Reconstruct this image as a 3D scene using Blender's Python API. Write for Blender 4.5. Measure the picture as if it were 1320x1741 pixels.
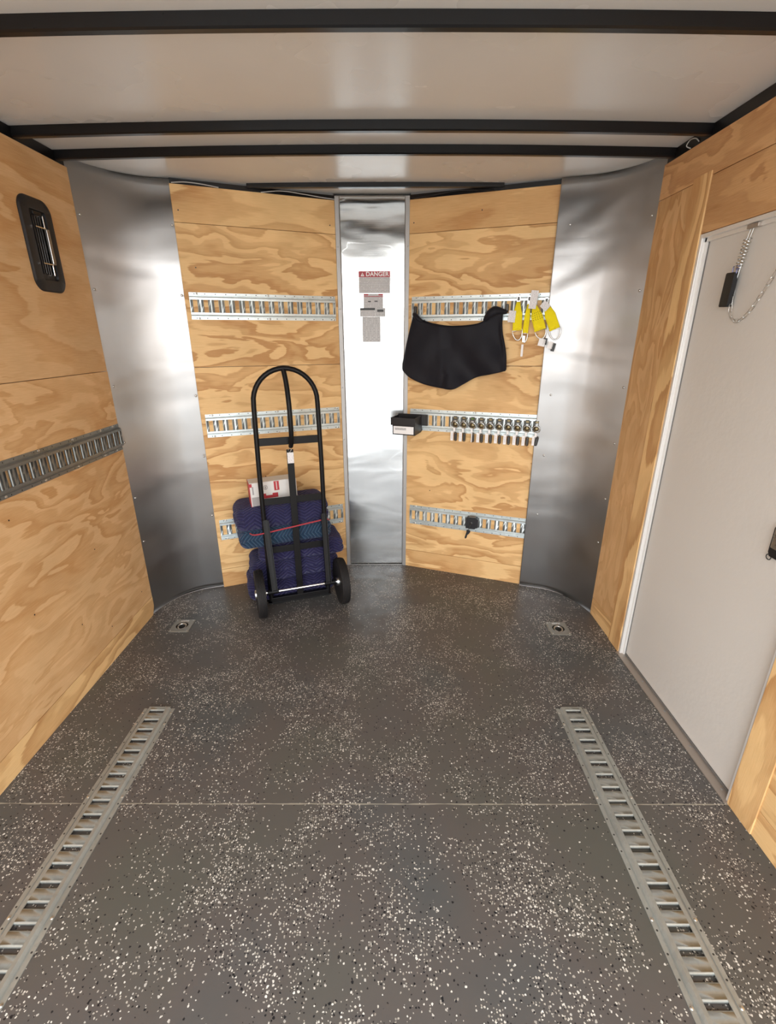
import bpy, bmesh, math, random
from mathutils import Vector, Matrix, noise as mn

for o in list(bpy.data.objects): bpy.data.objects.remove(o, do_unlink=True)
scene = bpy.context.scene
col = scene.collection
random.seed(7)
PI = math.pi

# ------------------------------------------------------------------ camera
H = 1.4554
cam_data = bpy.data.cameras.new('camera')
cam = bpy.data.objects.new('camera', cam_data); col.objects.link(cam)
Fv = Vector((-0.00376853, 0.93821668, -0.34602782)); Rv = Vector((0.99999254, 0.00324321, -0.00209714)); Uv = Rv.cross(Fv)
mat = Matrix((Rv, Uv, -Fv)).transposed().to_4x4(); mat.translation = Vector((0, 0, H))
cam.matrix_world = mat
cam_data.sensor_fit = 'VERTICAL'; cam_data.sensor_height = 36.0
cam_data.lens = 808.99 / 1741.0 * 36.0
cam_data.clip_start = 0.02; cam_data.clip_end = 200
scene.camera = cam

# ------------------------------------------------------------------ world: bright overcast daylight behind the open rear door
world = bpy.data.worlds.new('world'); scene.world = world; world.use_nodes = True
wn = world.node_tree; wn.nodes.clear()
wo = wn.nodes.new('ShaderNodeOutputWorld'); wb = wn.nodes.new('ShaderNodeBackground')
wb.inputs['Strength'].default_value = 5.2
tc = wn.nodes.new('ShaderNodeTexCoord'); sx = wn.nodes.new('ShaderNodeSeparateXYZ'); wr = wn.nodes.new('ShaderNodeValToRGB')
wn.links.new(tc.outputs['Generated'], sx.inputs[0]); wn.links.new(sx.outputs['Z'], wr.inputs[0])
wr.color_ramp.elements[0].position = 0.0; wr.color_ramp.elements[0].color = (1.0, 0.985, 0.965, 1)
wr.color_ramp.elements[1].position = 0.7; wr.color_ramp.elements[1].color = (0.80, 0.90, 1.0, 1)
wn.links.new(wr.outputs[0], wb.inputs['Color']); wn.links.new(wb.outputs[0], wo.inputs[0])
# portal: guides sampling of the sky through the open rear end, gives off no light of its own
REAR = -0.50
pl = bpy.data.lights.new('rear_opening_portal', 'AREA'); pl.shape = 'RECTANGLE'; pl.size = 2.44; pl.size_y = 2.15
pl.cycles.is_portal = True
po = bpy.data.objects.new('rear_opening_portal', pl); col.objects.link(po)
po.location = (-0.1, REAR - 0.02, 1.07); po.rotation_euler = (PI / 2, 0, 0)

scene.view_settings.view_transform = 'Standard'; scene.view_settings.look = 'None'
scene.view_settings.gamma = 1.0; scene.view_settings.use_curve_mapping = False
scene.view_settings.exposure = 0.31

# ------------------------------------------------------------------ helpers
def new_mat(name):
    m = bpy.data.materials.new(name); m.use_nodes = True
    return m, m.node_tree, m.node_tree.nodes['Principled BSDF']

def plain(name, c, rough=0.5, metal=0.0, spec=0.5, coat=0.0):
    m, nt, b = new_mat(name)
    b.inputs['Base Color'].default_value = (*c, 1); b.inputs['Roughness'].default_value = rough
    b.inputs['Metallic'].default_value = metal; b.inputs['Specular IOR Level'].default_value = spec
    b.inputs['Coat Weight'].default_value = coat
    # faint surface grain so nothing is perfectly even
    n = nt.nodes.new('ShaderNodeTexNoise'); n.inputs['Scale'].default_value = 60; n.inputs['Detail'].default_value = 3
    t = nt.nodes.new('ShaderNodeTexCoord'); nt.links.new(t.outputs['Object'], n.inputs['Vector'])
    mr = nt.nodes.new('ShaderNodeMapRange'); mr.inputs['To Min'].default_value = max(0.02, rough - 0.05); mr.inputs['To Max'].default_value = min(1, rough + 0.05)
    nt.links.new(n.outputs['Fac'], mr.inputs['Value']); nt.links.new(mr.outputs[0], b.inputs['Roughness'])
    return m

class G:
    """tiny node graph helper"""
    def __init__(s, nt): s.nt = nt
    def n(s, t, **k):
        nd = s.nt.nodes.new(t)
        for a, v in k.items(): setattr(nd, a, v)
        return nd
    def l(s, a, b): s.nt.links.new(a, b)
    def math(s, op, a, b=None, c=None):
        nd = s.n('ShaderNodeMath', operation=op)
        for i, v in enumerate((a, b, c)):
            if v is None: continue
            if isinstance(v, (int, float)): nd.inputs[i].default_value = v
            else: s.l(v, nd.inputs[i])
        return nd.outputs[0]
    def comb(s, x, y, z):
        nd = s.n('ShaderNodeCombineXYZ')
        for i, v in enumerate((x, y, z)):
            if isinstance(v, (int, float)): nd.inputs[i].default_value = v
            else: s.l(v, nd.inputs[i])
        return nd.outputs[0]
    def noise(s, vec, scale, detail=2, rough=0.5, dist=0.0):
        nd = s.n('ShaderNodeTexNoise'); s.l(vec, nd.inputs['Vector'])
        nd.inputs['Scale'].default_value = scale; nd.inputs['Detail'].default_value = detail
        nd.inputs['Roughness'].default_value = rough; nd.inputs['Distortion'].default_value = dist
        return nd.outputs['Fac']
    def ramp(s, f, stops, interp='LINEAR'):
        nd = s.n('ShaderNodeValToRGB'); s.l(f, nd.inputs[0]); cr = nd.color_ramp; cr.interpolation = interp
        while len(cr.elements) < len(stops): cr.elements.new(0.5)
        for e, (p, c) in zip(cr.elements, stops):
            e.position = p; e.color = (*c, 1) if not isinstance(c, (int, float)) else (c, c, c, 1)
        return nd.outputs[0]
    def mix(s, f, a, b, mode='MIX'):
        nd = s.n('ShaderNodeMix', data_type='RGBA', blend_type=mode)
        if isinstance(f, (int, float)): nd.inputs[0].default_value = f
        else: s.l(f, nd.inputs[0])
        for i, v in ((6, a), (7, b)):
            if isinstance(v, tuple): nd.inputs[i].default_value = (*v, 1)
            else: s.l(v, nd.inputs[i])
        return nd.outputs[2]
    def maprange(s, v, a, b, c, d):
        nd = s.n('ShaderNodeMapRange'); s.l(v, nd.inputs[0])
        for i, x in enumerate((a, b, c, d)): nd.inputs[i + 1].default_value = x
        return nd.outputs[0]
    def bump(s, h, dist, strength=1.0, normal=None):
        nd = s.n('ShaderNodeBump'); nd.inputs['Distance'].default_value = dist; nd.inputs['Strength'].default_value = strength
        s.l(h, nd.inputs['Height'])
        if normal is not None: s.l(normal, nd.inputs['Normal'])
        return nd.outputs[0]
    def obj(s):
        t = s.n('ShaderNodeTexCoord'); sp = s.n('ShaderNodeSeparateXYZ'); s.l(t.outputs['Object'], sp.inputs[0])
        return t.outputs['Object'], sp.outputs[0], sp.outputs[1], sp.outputs[2]

def plywood(seed, axes='xz', vertical=False, K=7.0, light=(0.88, 0.575, 0.262), dark=(0.56, 0.285, 0.100), wild=1.0):
    """rotary-cut pine face: contours of a stretched noise field"""
    m, nt, b = new_mat('plywood_%d' % seed); g = G(nt)
    vec, X, Y, Z = g.obj()
    D = {'x': X, 'y': Y, 'z': Z}
    u, v = D[axes[0]], D[axes[1]]
    if vertical: u, v = v, u
    big = g.noise(g.comb(g.math('MULTIPLY', u, 0.8), g.math('MULTIPLY', v, 2.8), seed * 3.7), 1.0, 1.5, 0.45, 0.25 * wild)
    kn = g.noise(g.comb(g.math('MULTIPLY', u, 2.6), g.math('MULTIPLY', v, 8.0), seed * 1.3 + 9), 1.0, 2, 0.5, 0.8 * wild)
    jag = g.noise(g.comb(g.math('MULTIPLY', u, 9.0), g.math('MULTIPLY', v, 90.0), seed * 5.1), 1.0, 3, 0.6)
    f = g.math('ADD', g.math('MULTIPLY', big, K), g.math('ADD', g.math('MULTIPLY', kn, 2.4 * wild), g.math('MULTIPLY', jag, 0.30)))
    f = g.math('FRACT', f)
    band = g.ramp(f, [(0.0, 0.0), (0.30, 0.04), (0.40, 0.50), (0.62, 0.55), (0.86, 1.0), (0.93, 0.95), (0.975, 0.1), (1.0, 0.0)])
    wide = g.noise(g.comb(g.math('MULTIPLY', u, 0.9), g.math('MULTIPLY', v, 2.5), seed * 2.2 + 4), 1.0, 1)
    amt = g.maprange(wide, 0.35, 0.62, 0.55, 1.15)
    bw = g.n('ShaderNodeRGBToBW'); g.l(band, bw.inputs[0])
    fac = g.math('MULTIPLY', bw.outputs[0], amt)
    c = g.mix(fac, light, dark)
    fib = g.noise(g.comb(g.math('MULTIPLY', u, 14.0), g.math('MULTIPLY', v, 420.0), seed), 1.0, 2, 0.6)
    c = g.mix(0.16, c, g.ramp(fib, [(0.3, (0.45, 0.27, 0.13)), (0.7, (0.95, 0.74, 0.48))]), 'MIX')
    blot = g.noise(g.comb(u, v, seed * 9.1), 5.0, 2)
    c = g.mix(1.0, c, g.ramp(blot, [(0.3, (0.93, 0.92, 0.90)), (0.7, (1.06, 1.05, 1.04))]), 'MULTIPLY')
    g.l(c, b.inputs['Base Color']); b.inputs['Roughness'].default_value = 0.55; b.inputs['Specular IOR Level'].default_value = 0.25
    g.l(g.bump(fib, 0.0006, 0.6), b.inputs['Normal'])
    return m

def sheet_metal(name, rough, c, wave=0.004, seed=0.0, sx_=1.2, sz_=4.0, aniso=0.8):
    m, nt, b = new_mat(name); g = G(nt)
    vec, X, Y, Z = g.obj()
    b.inputs['Metallic'].default_value = 1.0
    sm = g.noise(g.comb(g.math('MULTIPLY', X, 2), g.math('MULTIPLY', Y, 2), g.math('MULTIPLY', Z, 3)), 2.0, 3)
    g.l(g.mix(1.0, c, g.ramp(sm, [(0.3, 0.94), (0.7, 1.04)]), 'MULTIPLY'), b.inputs['Base Color'])
    g.l(g.maprange(sm, 0.3, 0.7, rough - 0.03, rough + 0.05), b.inputs['Roughness'])
    w = g.noise(g.comb(g.math('MULTIPLY', X, sx_), g.math('MULTIPLY', Y, sx_), g.math('ADD', g.math('MULTIPLY', Z, sz_), seed)), 1.0, 2, 0.45, 0.6)
    b.inputs['Anisotropic'].default_value = aniso
    tg = g.n('ShaderNodeTangent', direction_type='RADIAL', axis='Z'); g.l(tg.outputs[0], b.inputs['Tangent'])
    fine = g.noise(g.comb(g.math('MULTIPLY', X, 3), g.math('MULTIPLY', Y, 3), g.math('MULTIPLY', Z, 400)), 1.0, 1)
    n1 = g.bump(w, wave, 1.0)
    g.l(g.bump(fine, 0.0001, 0.5, n1), b.inputs['Normal'])
    return m

def mk_floor():
    m, nt, b = new_mat('flecked_epoxy_floor'); g = G(nt)
    vec, X, Y, Z = g.obj()
    def chips(scale, seed, dens, size):
        wob = g.n('ShaderNodeTexNoise'); g.l(vec, wob.inputs['Vector']); wob.inputs['Scale'].default_value = scale * 1.7; wob.inputs['Detail'].default_value = 1
        off = g.n('ShaderNodeVectorMath', operation='SCALE'); g.l(wob.outputs['Color'], off.inputs[0]); off.inputs['Scale'].default_value = 0.55 / scale
        ad = g.n('ShaderNodeVectorMath', operation='ADD'); g.l(vec, ad.inputs[0]); g.l(off.outputs[0], ad.inputs[1])
        ad2 = g.n('ShaderNodeVectorMath', operation='ADD'); g.l(ad.outputs[0], ad2.inputs[0]); ad2.inputs[1].default_value = (seed, seed * .7, 0)
        fl = g.n('ShaderNodeVectorMath', operation='MULTIPLY'); g.l(ad2.outputs[0], fl.inputs[0]); fl.inputs[1].default_value = (1, 1, 0)
        vo = g.n('ShaderNodeTexVoronoi', voronoi_dimensions='2D'); g.l(fl.outputs[0], vo.inputs['Vector']); vo.inputs['Scale'].default_value = scale
        sp = g.n('ShaderNodeSeparateColor'); g.l(vo.outputs['Color'], sp.inputs[0])
        sel = g.math('LESS_THAN', sp.outputs[0], dens)
        rad = g.math('MULTIPLY', g.math('ADD', g.math('MULTIPLY', sp.outputs[1], 0.7), 0.45), size)
        hit = g.math('LESS_THAN', vo.outputs['Distance'], rad)
        return g.math('MULTIPLY', sel, hit), sp.outputs[2]
    flat = g.comb(X, Y, 0.0)
    cl = g.noise(flat, 3.6, 3, 0.6, 0.6)
    cl2 = g.noise(flat, 9.0, 2, 0.6, 0.3)
    dn = g.math('ADD', g.math('MULTIPLY', cl, 0.75), g.math('MULTIPLY', cl2, 0.25))
    dens = g.maprange(dn, 0.44, 0.64, 0.035, 0.60)
    densb = g.maprange(dn, 0.42, 0.64, 0.03, 0.26)
    base = g.ramp(g.noise(flat, 1.6, 2), [(0.35, (0.095, 0.091, 0.077)), (0.5, (0.101, 0.088, 0.080)), (0.65, (0.084, 0.086, 0.084))])
    w1, k1 = chips(150, 0.0, dens, 0.34)
    w2, k2 = chips(95, 3.3, g.math('MULTIPLY', dens, 0.5), 0.27)
    b1, _ = chips(125, 7.7, densb, 0.30)
    b2, _ = chips(80, 11.7, g.math('MULTIPLY', densb, 0.5), 0.24)
    wc = g.ramp(k1, [(0.0, (0.30, 0.27, 0.23)), (0.5, (0.52, 0.48, 0.41)), (1.0, (0.74, 0.70, 0.63))])
    wc2 = g.ramp(k2, [(0.0, (0.34, 0.31, 0.27)), (1.0, (0.80, 0.77, 0.70))])
    c = g.mix(w1, base, wc); c = g.mix(b1, c, (0.012, 0.012, 0.014)); c = g.mix(w2, c, wc2); c = g.mix(b2, c, (0.012, 0.012, 0.014))
    # joint between the two floor boards
    jn = g.noise(g.comb(g.math('MULTIPLY', X, 9), 0.0, 0.0), 1.0, 3)
    jd = g.math('ABSOLUTE', g.math('SUBTRACT', Y, g.math('ADD', 1.1459, g.math('MULTIPLY', g.math('SUBTRACT', jn, 0.5), 0.006))))
    jw = g.maprange(g.noise(g.comb(g.math('MULTIPLY', X, 14), 3.0, 0.0), 1.0, 2), 0.35, 0.6, 0.0008, 0.0028)
    jf = g.math('MULTIPLY', g.math('LESS_THAN', jd, jw), 0.6)
    c = g.mix(jf, c, (0.46, 0.42, 0.33))
    g.l(c, b.inputs['Base Color'])
    g.l(g.maprange(g.noise(flat, 14.0, 3), 0.3, 0.7, 0.34, 0.48), b.inputs['Roughness'])
    b.inputs['Specular IOR Level'].default_value = 0.45
    hs = g.math('ADD', g.math('MAXIMUM', w1, w2), g.math('MAXIMUM', b1, b2))
    g.l(g.bump(hs, 0.0004, 0.5), b.inputs['Normal'])
    return m

def mk_track(name, c, rough=0.36, metal=0.9):
    m, nt, b = new_mat(name); g = G(nt)
    vec, X, Y, Z = g.obj()
    vo = g.n('ShaderNodeTexVoronoi'); g.l(vec, vo.inputs['Vector']); vo.inputs['Scale'].default_value = 90
    sp = g.n('ShaderNodeSeparateColor'); g.l(vo.outputs['Color'], sp.inputs[0])
    sm = g.noise(vec, 9.0, 3)
    base = g.mix(1.0, c, g.ramp(sp.outputs[0], [(0, 0.93), (1, 1.03)]), 'MULTIPLY')
    base = g.mix(1.0, base, g.ramp(sm, [(0.3, 0.90), (0.7, 1.05)]), 'MULTIPLY')
    # punched screw holes along both flanges (dark dots at the slot pitch)
    du = g.math('SUBTRACT', g.math('FRACT', g.math('ADD', g.math('DIVIDE', X, 0.0508), 0.5)), 0.5)
    du = g.math('MULTIPLY', du, 0.0508)
    dv = g.math('SUBTRACT', g.math('ABSOLUTE', Z), 0.0570)
    r2 = g.math('ADD', g.math('MULTIPLY', du, du), g.math('MULTIPLY', dv, dv))
    hole = g.math('LESS_THAN', r2, 0.0026 ** 2)
    base = g.mix(hole, base, (0.03, 0.028, 0.025))
    g.l(base, b.inputs['Base Color']); g.l(g.math('SUBTRACT', metal, g.math('MULTIPLY', hole, metal)), b.inputs['Metallic'])
    g.l(g.maprange(sm, 0.3, 0.7, rough - 0.05, rough + 0.07), b.inputs['Roughness'])
    return m

def mk_quilt(name, c, c2, mode):
    m, nt, b = new_mat(name); g = G(nt)
    vec, X, Y, Z = g.obj()
    v = g.math('ADD', Z, g.math('MULTIPLY', Y, 0.8)); u = X
    if mode == 'v': u, v = v, u
    per = 0.11
    tri = g.math('PINGPONG', g.math('ADD', u, 5.0), per / 2)
    wob = g.noise(vec, 7.0, 2)
    ph = g.math('ADD', g.math('ADD', v, g.math('MULTIPLY', tri, 0.75)), g.math('MULTIPLY', wob, 0.035))
    s = g.math('SINE', g.math('MULTIPLY', ph, 2 * PI / 0.021))
    line = g.maprange(s, 0.55, 1.0, 0.0, 1.0)
    wv = g.noise(vec, 300.0, 1)
    base = g.mix(line, c, c2)
    base = g.mix(1.0, base, g.ramp(wv, [(0.3, 0.8), (0.7, 1.2)]), 'MULTIPLY')
    g.l(base, b.inputs['Base Color']); b.inputs['Roughness'].default_value = 0.9; b.inputs['Specular IOR Level'].default_value = 0.2
    b.inputs['Sheen Weight'].default_value = 0.25; b.inputs['Sheen Tint'].default_value = (0.5, 0.5, 0.8, 1)
    n1 = g.bump(g.math('MULTIPLY', s, -1.0), 0.0035, 0.9); g.l(g.bump(wv, 0.0004, 0.6, n1), b.inputs['Normal'])
    return m

def mk_fabric(name, c, scale=500, rough=0.95, sheen=0.15, spec=0.2):
    m, nt, b = new_mat(name); g = G(nt); vec, X, Y, Z = g.obj()
    n = g.noise(vec, scale, 2); g.l(g.mix(1.0, c, g.ramp(n, [(0.3, 0.8), (0.7, 1.15)]), 'MULTIPLY'), b.inputs['Base Color'])
    b.inputs['Roughness'].default_value = rough; b.inputs['Sheen Weight'].default_value = sheen; b.inputs['Specular IOR Level'].default_value = spec
    f = g.noise(vec, 9.0, 3); n1 = g.bump(f, 0.004, 0.5); g.l(g.bump(n, 0.0004, 0.5, n1), b.inputs['Normal'])
    return m

def mk_print(name, c, ink, sx_, sz_, thr=0.5, rough=0.5, metal=0.0):
    """paper with rows of printing too small to read"""
    m, nt, b = new_mat(name); g = G(nt); vec, X, Y, Z = g.obj()
    row = g.math('FRACT', g.math('MULTIPLY', Z, sz_))
    rows = g.math('GREATER_THAN', row, 0.5)
    w = g.noise(g.comb(g.math('MULTIPLY', X, sx_), 0.0, g.math('FLOOR', g.math('MULTIPLY', Z, sz_))), 1.0, 2)
    f = g.math('MULTIPLY', rows, g.math('GREATER_THAN', w, thr))
    g.l(g.mix(g.math('MULTIPLY', f, 0.75), c, ink), b.inputs['Base Color']); b.inputs['Roughness'].default_value = rough; b.inputs['Metallic'].default_value = metal
    return m

M = {}
M['floor'] = mk_floor()
def mk_ceiling():
    m, nt, b = new_mat('white_roof_liner'); g = G(nt); vec, X, Y, Z = g.obj()
    n = g.noise(vec, 2.5, 3); g.l(g.mix(1.0, (0.74, 0.725, 0.70), g.ramp(n, [(0.3, 0.97), (0.7, 1.02)]), 'MULTIPLY'), b.inputs['Base Color'])
    g.l(g.maprange(n, 0.3, 0.7, 0.22, 0.30), b.inputs['Roughness']); b.inputs['Specular IOR Level'].default_value = 0.5
    g.l(g.bump(g.noise(vec, 3.0, 1), 0.0012, 0.5), b.inputs['Normal'])
    return m
M['ceiling'] = mk_ceiling()
def mk_door():
    m, nt, b = new_mat('pebbled_door_skin'); g = G(nt); vec, X, Y, Z = g.obj()
    n = g.noise(vec, 2.0, 3); g.l(g.mix(1.0, (0.70, 0.665, 0.62), g.ramp(n, [(0.3, 0.97), (0.7, 1.02)]), 'MULTIPLY'), b.inputs['Base Color'])
    b.inputs['Roughness'].default_value = 0.5
    g.l(g.bump(g.noise(vec, 45.0, 3), 0.0014, 0.5), b.inputs['Normal'])
    return m
M['door'] = mk_door()
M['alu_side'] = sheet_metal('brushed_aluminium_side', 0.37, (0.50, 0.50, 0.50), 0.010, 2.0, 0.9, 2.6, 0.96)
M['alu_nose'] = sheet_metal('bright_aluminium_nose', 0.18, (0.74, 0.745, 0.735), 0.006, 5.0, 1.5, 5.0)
M['alu_trim'] = plain('aluminium_trim', (0.42, 0.41, 0.40), 0.5, 0.8)
M['alu_sill'] = plain('aluminium_sill', (0.42, 0.36, 0.31), 0.45, 0.6)
M['jamb'] = plain('white_door_jamb', (0.80, 0.78, 0.75), 0.35, 0.3)
M['jamb_dark'] = plain('grey_door_seal', (0.16, 0.15, 0.14), 0.6)
M['black_steel'] = plain('black_painted_steel', (0.004, 0.0035, 0.004), 0.30, 0.0, 0.4)
M['truck_black'] = plain('black_truck_steel', (0.006, 0.0055, 0.006), 0.45, 0.0, 0.25)
M['black_plastic'] = plain('black_plastic', (0.010, 0.010, 0.012), 0.45)
M['rubber'] = plain('tyre_rubber', (0.014, 0.012, 0.012), 0.65)
M['chrome'] = plain('chrome', (0.85, 0.85, 0.86), 0.14, 1.0)
M['steel'] = plain('zinc_steel', (0.72, 0.72, 0.70), 0.28, 1.0)
M['brass'] = plain('dull_brass_steel', (0.20, 0.16, 0.09), 0.38, 1.0)
M['dark_metal'] = plain('dark_steel', (0.06, 0.058, 0.055), 0.38, 0.8)
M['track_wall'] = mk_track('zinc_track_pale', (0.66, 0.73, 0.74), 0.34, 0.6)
M['track_floor'] = mk_track('zinc_track_dim', (0.40, 0.41, 0.38), 0.42, 0.55)  # same zinc, with the dark ceiling reflection put into its colour
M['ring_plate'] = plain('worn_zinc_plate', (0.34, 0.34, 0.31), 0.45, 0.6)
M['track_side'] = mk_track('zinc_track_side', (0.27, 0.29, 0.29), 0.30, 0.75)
M['cup_dark'] = plain('shaded_cup', (0.035, 0.033, 0.030), 0.5, 0.3)  # shade inside the ring recess put into the cup colour
M['louvre_dark'] = plain('dark_louvre', (0.035, 0.03, 0.028), 0.12, 0.3)
M['navy'] = mk_quilt('navy_quilting', (0.022, 0.020, 0.066), (0.048, 0.045, 0.115), 'h')
M['navy2'] = mk_quilt('navy_quilting_dark', (0.020, 0.017, 0.062), (0.042, 0.038, 0.105), 'h')
M['teal'] = mk_quilt('blue_green_quilting', (0.018, 0.045, 0.085), (0.060, 0.110, 0.165), 'v')
M['cloth'] = mk_fabric('black_fabric', (0.006, 0.0055, 0.010), 600, 0.62, 0.10, 0.26)
M['red_cord'] = mk_fabric('red_cord', (0.42, 0.045, 0.06), 400, 0.8)
M['yellow'] = mk_fabric('yellow_webbing', (0.93, 0.76, 0.015), 700, 0.8)
M['yellow_ink'] = plain('webbing_print', (0.22, 0.20, 0.01), 0.8)
M['label_white'] = mk_print('white_label', (0.80, 0.77, 0.77), (0.35, 0.33, 0.33), 220, 260, 0.52)
M['label_plain'] = plain('white_card', (0.92, 0.90, 0.89), 0.5)
M['label_grey'] = mk_print('grey_label', (0.56, 0.55, 0.55), (0.34, 0.34, 0.34), 90, 120, 0.48, 0.5)
M['label_text'] = mk_print('sticker_print', (0.66, 0.64, 0.64), (0.26, 0.25, 0.25), 160, 150, 0.42)
M['sign_red'] = plain('sign_red', (0.42, 0.035, 0.05), 0.45)
M['sign_white'] = plain('sign_white', (0.86, 0.84, 0.83), 0.4)
M['ink'] = plain('black_ink', (0.03, 0.03, 0.03), 0.5)
M['carton_white'] = plain('carton_white', (0.72, 0.69, 0.66), 0.5)
M['carton_red'] = plain('carton_red', (0.45, 0.03, 0.04), 0.5)
M['carton_grey'] = plain('carton_grey', (0.36, 0.33, 0.32), 0.5)
M['cable_white'] = plain('cable_sheath', (0.55, 0.54, 0.52), 0.5)
M['green'] = plain('green_paint', (0.09, 0.16, 0.03), 0.5)
M['lens'] = plain('smoky_louvre', (0.20, 0.18, 0.16), 0.12, 0.5)
M['blue_ring'] = plain('blue_grey_ring', (0.20, 0.21, 0.36), 0.35, 0.7)
M['skin'] = plain('trailer_skin', (0.25, 0.25, 0.25), 0.6)
M['ply_edge'] = plain('plywood_edge', (0.72, 0.50, 0.29), 0.7)
def mk_ground():
    m, nt, b = new_mat('concrete_drive'); g = G(nt); vec, X, Y, Z = g.obj()
    g.l(g.ramp(g.noise(vec, 1.2, 5), [(0.3, (0.40, 0.385, 0.36)), (0.7, (0.50, 0.48, 0.45))]), b.inputs['Base Color']); b.inputs['Roughness'].default_value = 0.9
    return m
M['ground'] = mk_ground()

class MB:
    def __init__(s): s.b = bmesh.new()
    def box(s, x0, x1, y0, y1, z0, z1, rot=None, bevel=0.0):
        vs = [s.b.verts.new((x, y, z)) for x in (x0, x1) for y in (y0, y1) for z in (z0, z1)]
        if rot is not None:
            for v in vs: v.co = rot @ v.co
        q = [(0, 1, 3, 2), (4, 6, 7, 5), (0, 4, 5, 1), (2, 3, 7, 6), (0, 2, 6, 4), (1, 5, 7, 3)]
        fs = [s.b.faces.new([vs[i] for i in f]) for f in q]
        if bevel > 0:
            es = list({e for f in fs for e in f.edges})
            bmesh.ops.bevel(s.b, geom=es, offset=bevel, segments=2, affect='EDGES', profile=0.5)
        return s
    def tube(s, pts, r, n=10, closed=False, rz=None, caps=True):
        P = [Vector(p) for p in pts]; k = len(P); rings = []; up = None
        for i, p in enumerate(P):
            if closed: t = (P[(i + 1) % k] - P[i - 1]).normalized()
            else: t = (P[min(i + 1, k - 1)] - P[max(i - 1, 0)]).normalized()
            if up is None:
                a = Vector((0, 0, 1)) if abs(t.z) < 0.9 else Vector((1, 0, 0)); up = (a - t * a.dot(t)).normalized()
            else: up = (up - t * up.dot(t)).normalized()
            side = t.cross(up); rr = r if rz is None else r * rz[i]
            rings.append([s.b.verts.new(p + (up * math.cos(2 * PI * j / n) + side * math.sin(2 * PI * j / n)) * rr) for j in range(n)])
        for i in range(k if closed else k - 1):
            A, B = rings[i], rings[(i + 1) % k]
            for j in range(n):
                s.b.faces.new([A[j], A[(j + 1) % n], B[(j + 1) % n], B[j]])
        if not closed and caps:
            s.b.faces.new(rings[0][::-1]); s.b.faces.new(rings[-1])
        return s
    def lathe(s, prof, n=32, M_=None):
        """prof: list of (r, a) revolved about local X axis at height a"""
        rings = []
        for r, a in prof:
            ring = []
            for j in range(n):
                t = 2 * PI * j / n; co = Vector((a, r * math.cos(t), r * math.sin(t)))
                ring.append(s.b.verts.new(M_ @ co if M_ else co))
            rings.append(ring)
        for A, B in zip(rings, rings[1:]):
            for j in range(n): s.b.faces.new([A[j], A[(j + 1) % n], B[(j + 1) % n], B[j]])
        s.b.faces.new(rings[0][::-1]); s.b.faces.new(rings[-1])
        return s
    def prism(s, poly, ax, a0, a1):
        """poly in the two axes other than ax (order x,y,z), extruded a0..a1"""
        def mk(p, a):
            c = list(p); c.insert(ax, a); return s.b.verts.new(c)
        A = [mk(p, a0) for p in poly]; B = [mk(p, a1) for p in poly]
        s.b.faces.new(A); s.b.faces.new(B[::-1]); k = len(poly)
        for i in range(k): s.b.faces.new([A[i], B[i], B[(i + 1) % k], A[(i + 1) % k]])
        return s
    def grid(s, fn, nu, nv):
        V = [[s.b.verts.new(fn(i / nu, j / nv)) for j in range(nv + 1)] for i in range(nu + 1)]
        for i in range(nu):
            for j in range(nv): s.b.faces.new([V[i][j], V[i + 1][j], V[i + 1][j + 1], V[i][j + 1]])
        return s
    def xf(s, m):
        bmesh.ops.transform(s.b, matrix=m, verts=s.b.verts); return s
    def build(s, name, m, parent=None, smooth=None, loc=None, rot=None, mods=()):
        bmesh.ops.recalc_face_normals(s.b, faces=s.b.faces)
        me = bpy.data.meshes.new(name); s.b.to_mesh(me); s.b.free()
        me.materials.append(M[m] if isinstance(m, str) else m)
        o = bpy.data.objects.new(name, me); col.objects.link(o)
        if smooth is not None:
            for p in me.polygons: p.use_smooth = True
            if smooth < 180:
                me.set_sharp_from_angle(angle=math.radians(smooth))
        if parent is not None: o.parent = parent
        if loc is not None: o.location = loc
        if rot is not None: o.rotation_euler = rot
        return o

def tag(o, label, cat, group=None):
    o['label'] = label; o['category'] = cat
    if group: o['group'] = group
    return o
def thing(name, label, cat, loc=(0, 0, 0), rot=(0, 0, 0), group=None):
    o = bpy.data.objects.new(name, None); col.objects.link(o); o.empty_display_size = 0.05
    o.location = loc; o.rotation_euler = rot
    return tag(o, label, cat, group)
def struct(o): o['kind'] = 'structure'; return o
def copy_tree(root, loc, rot, label):
    r = root.copy(); col.objects.link(r); r.location = loc; r.rotation_euler = rot; r['label'] = label
    for ch in list(root.children):
        c = ch.copy(); col.objects.link(c); c.parent = r
        for gch in ch.children:
            d = gch.copy(); col.objects.link(d); d.parent = c
    return r
def lerp(a, b, t): return a + (b - a) * t
def spline(pts, n=8):
    P = [Vector(p) for p in pts]; out = []
    for i in range(len(P) - 1):
        p0 = P[max(i - 1, 0)]; p1 = P[i]; p2 = P[i + 1]; p3 = P[min(i + 2, len(P) - 1)]
        for k in range(n):
            t = k / n
            out.append(0.5 * ((2 * p1) + (p2 - p0) * t + (2 * p0 - 5 * p1 + 4 * p2 - p3) * t * t + (3 * p1 - p0 - 3 * p2 + p3) * t ** 3))
    out.append(P[-1]); return out

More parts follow.
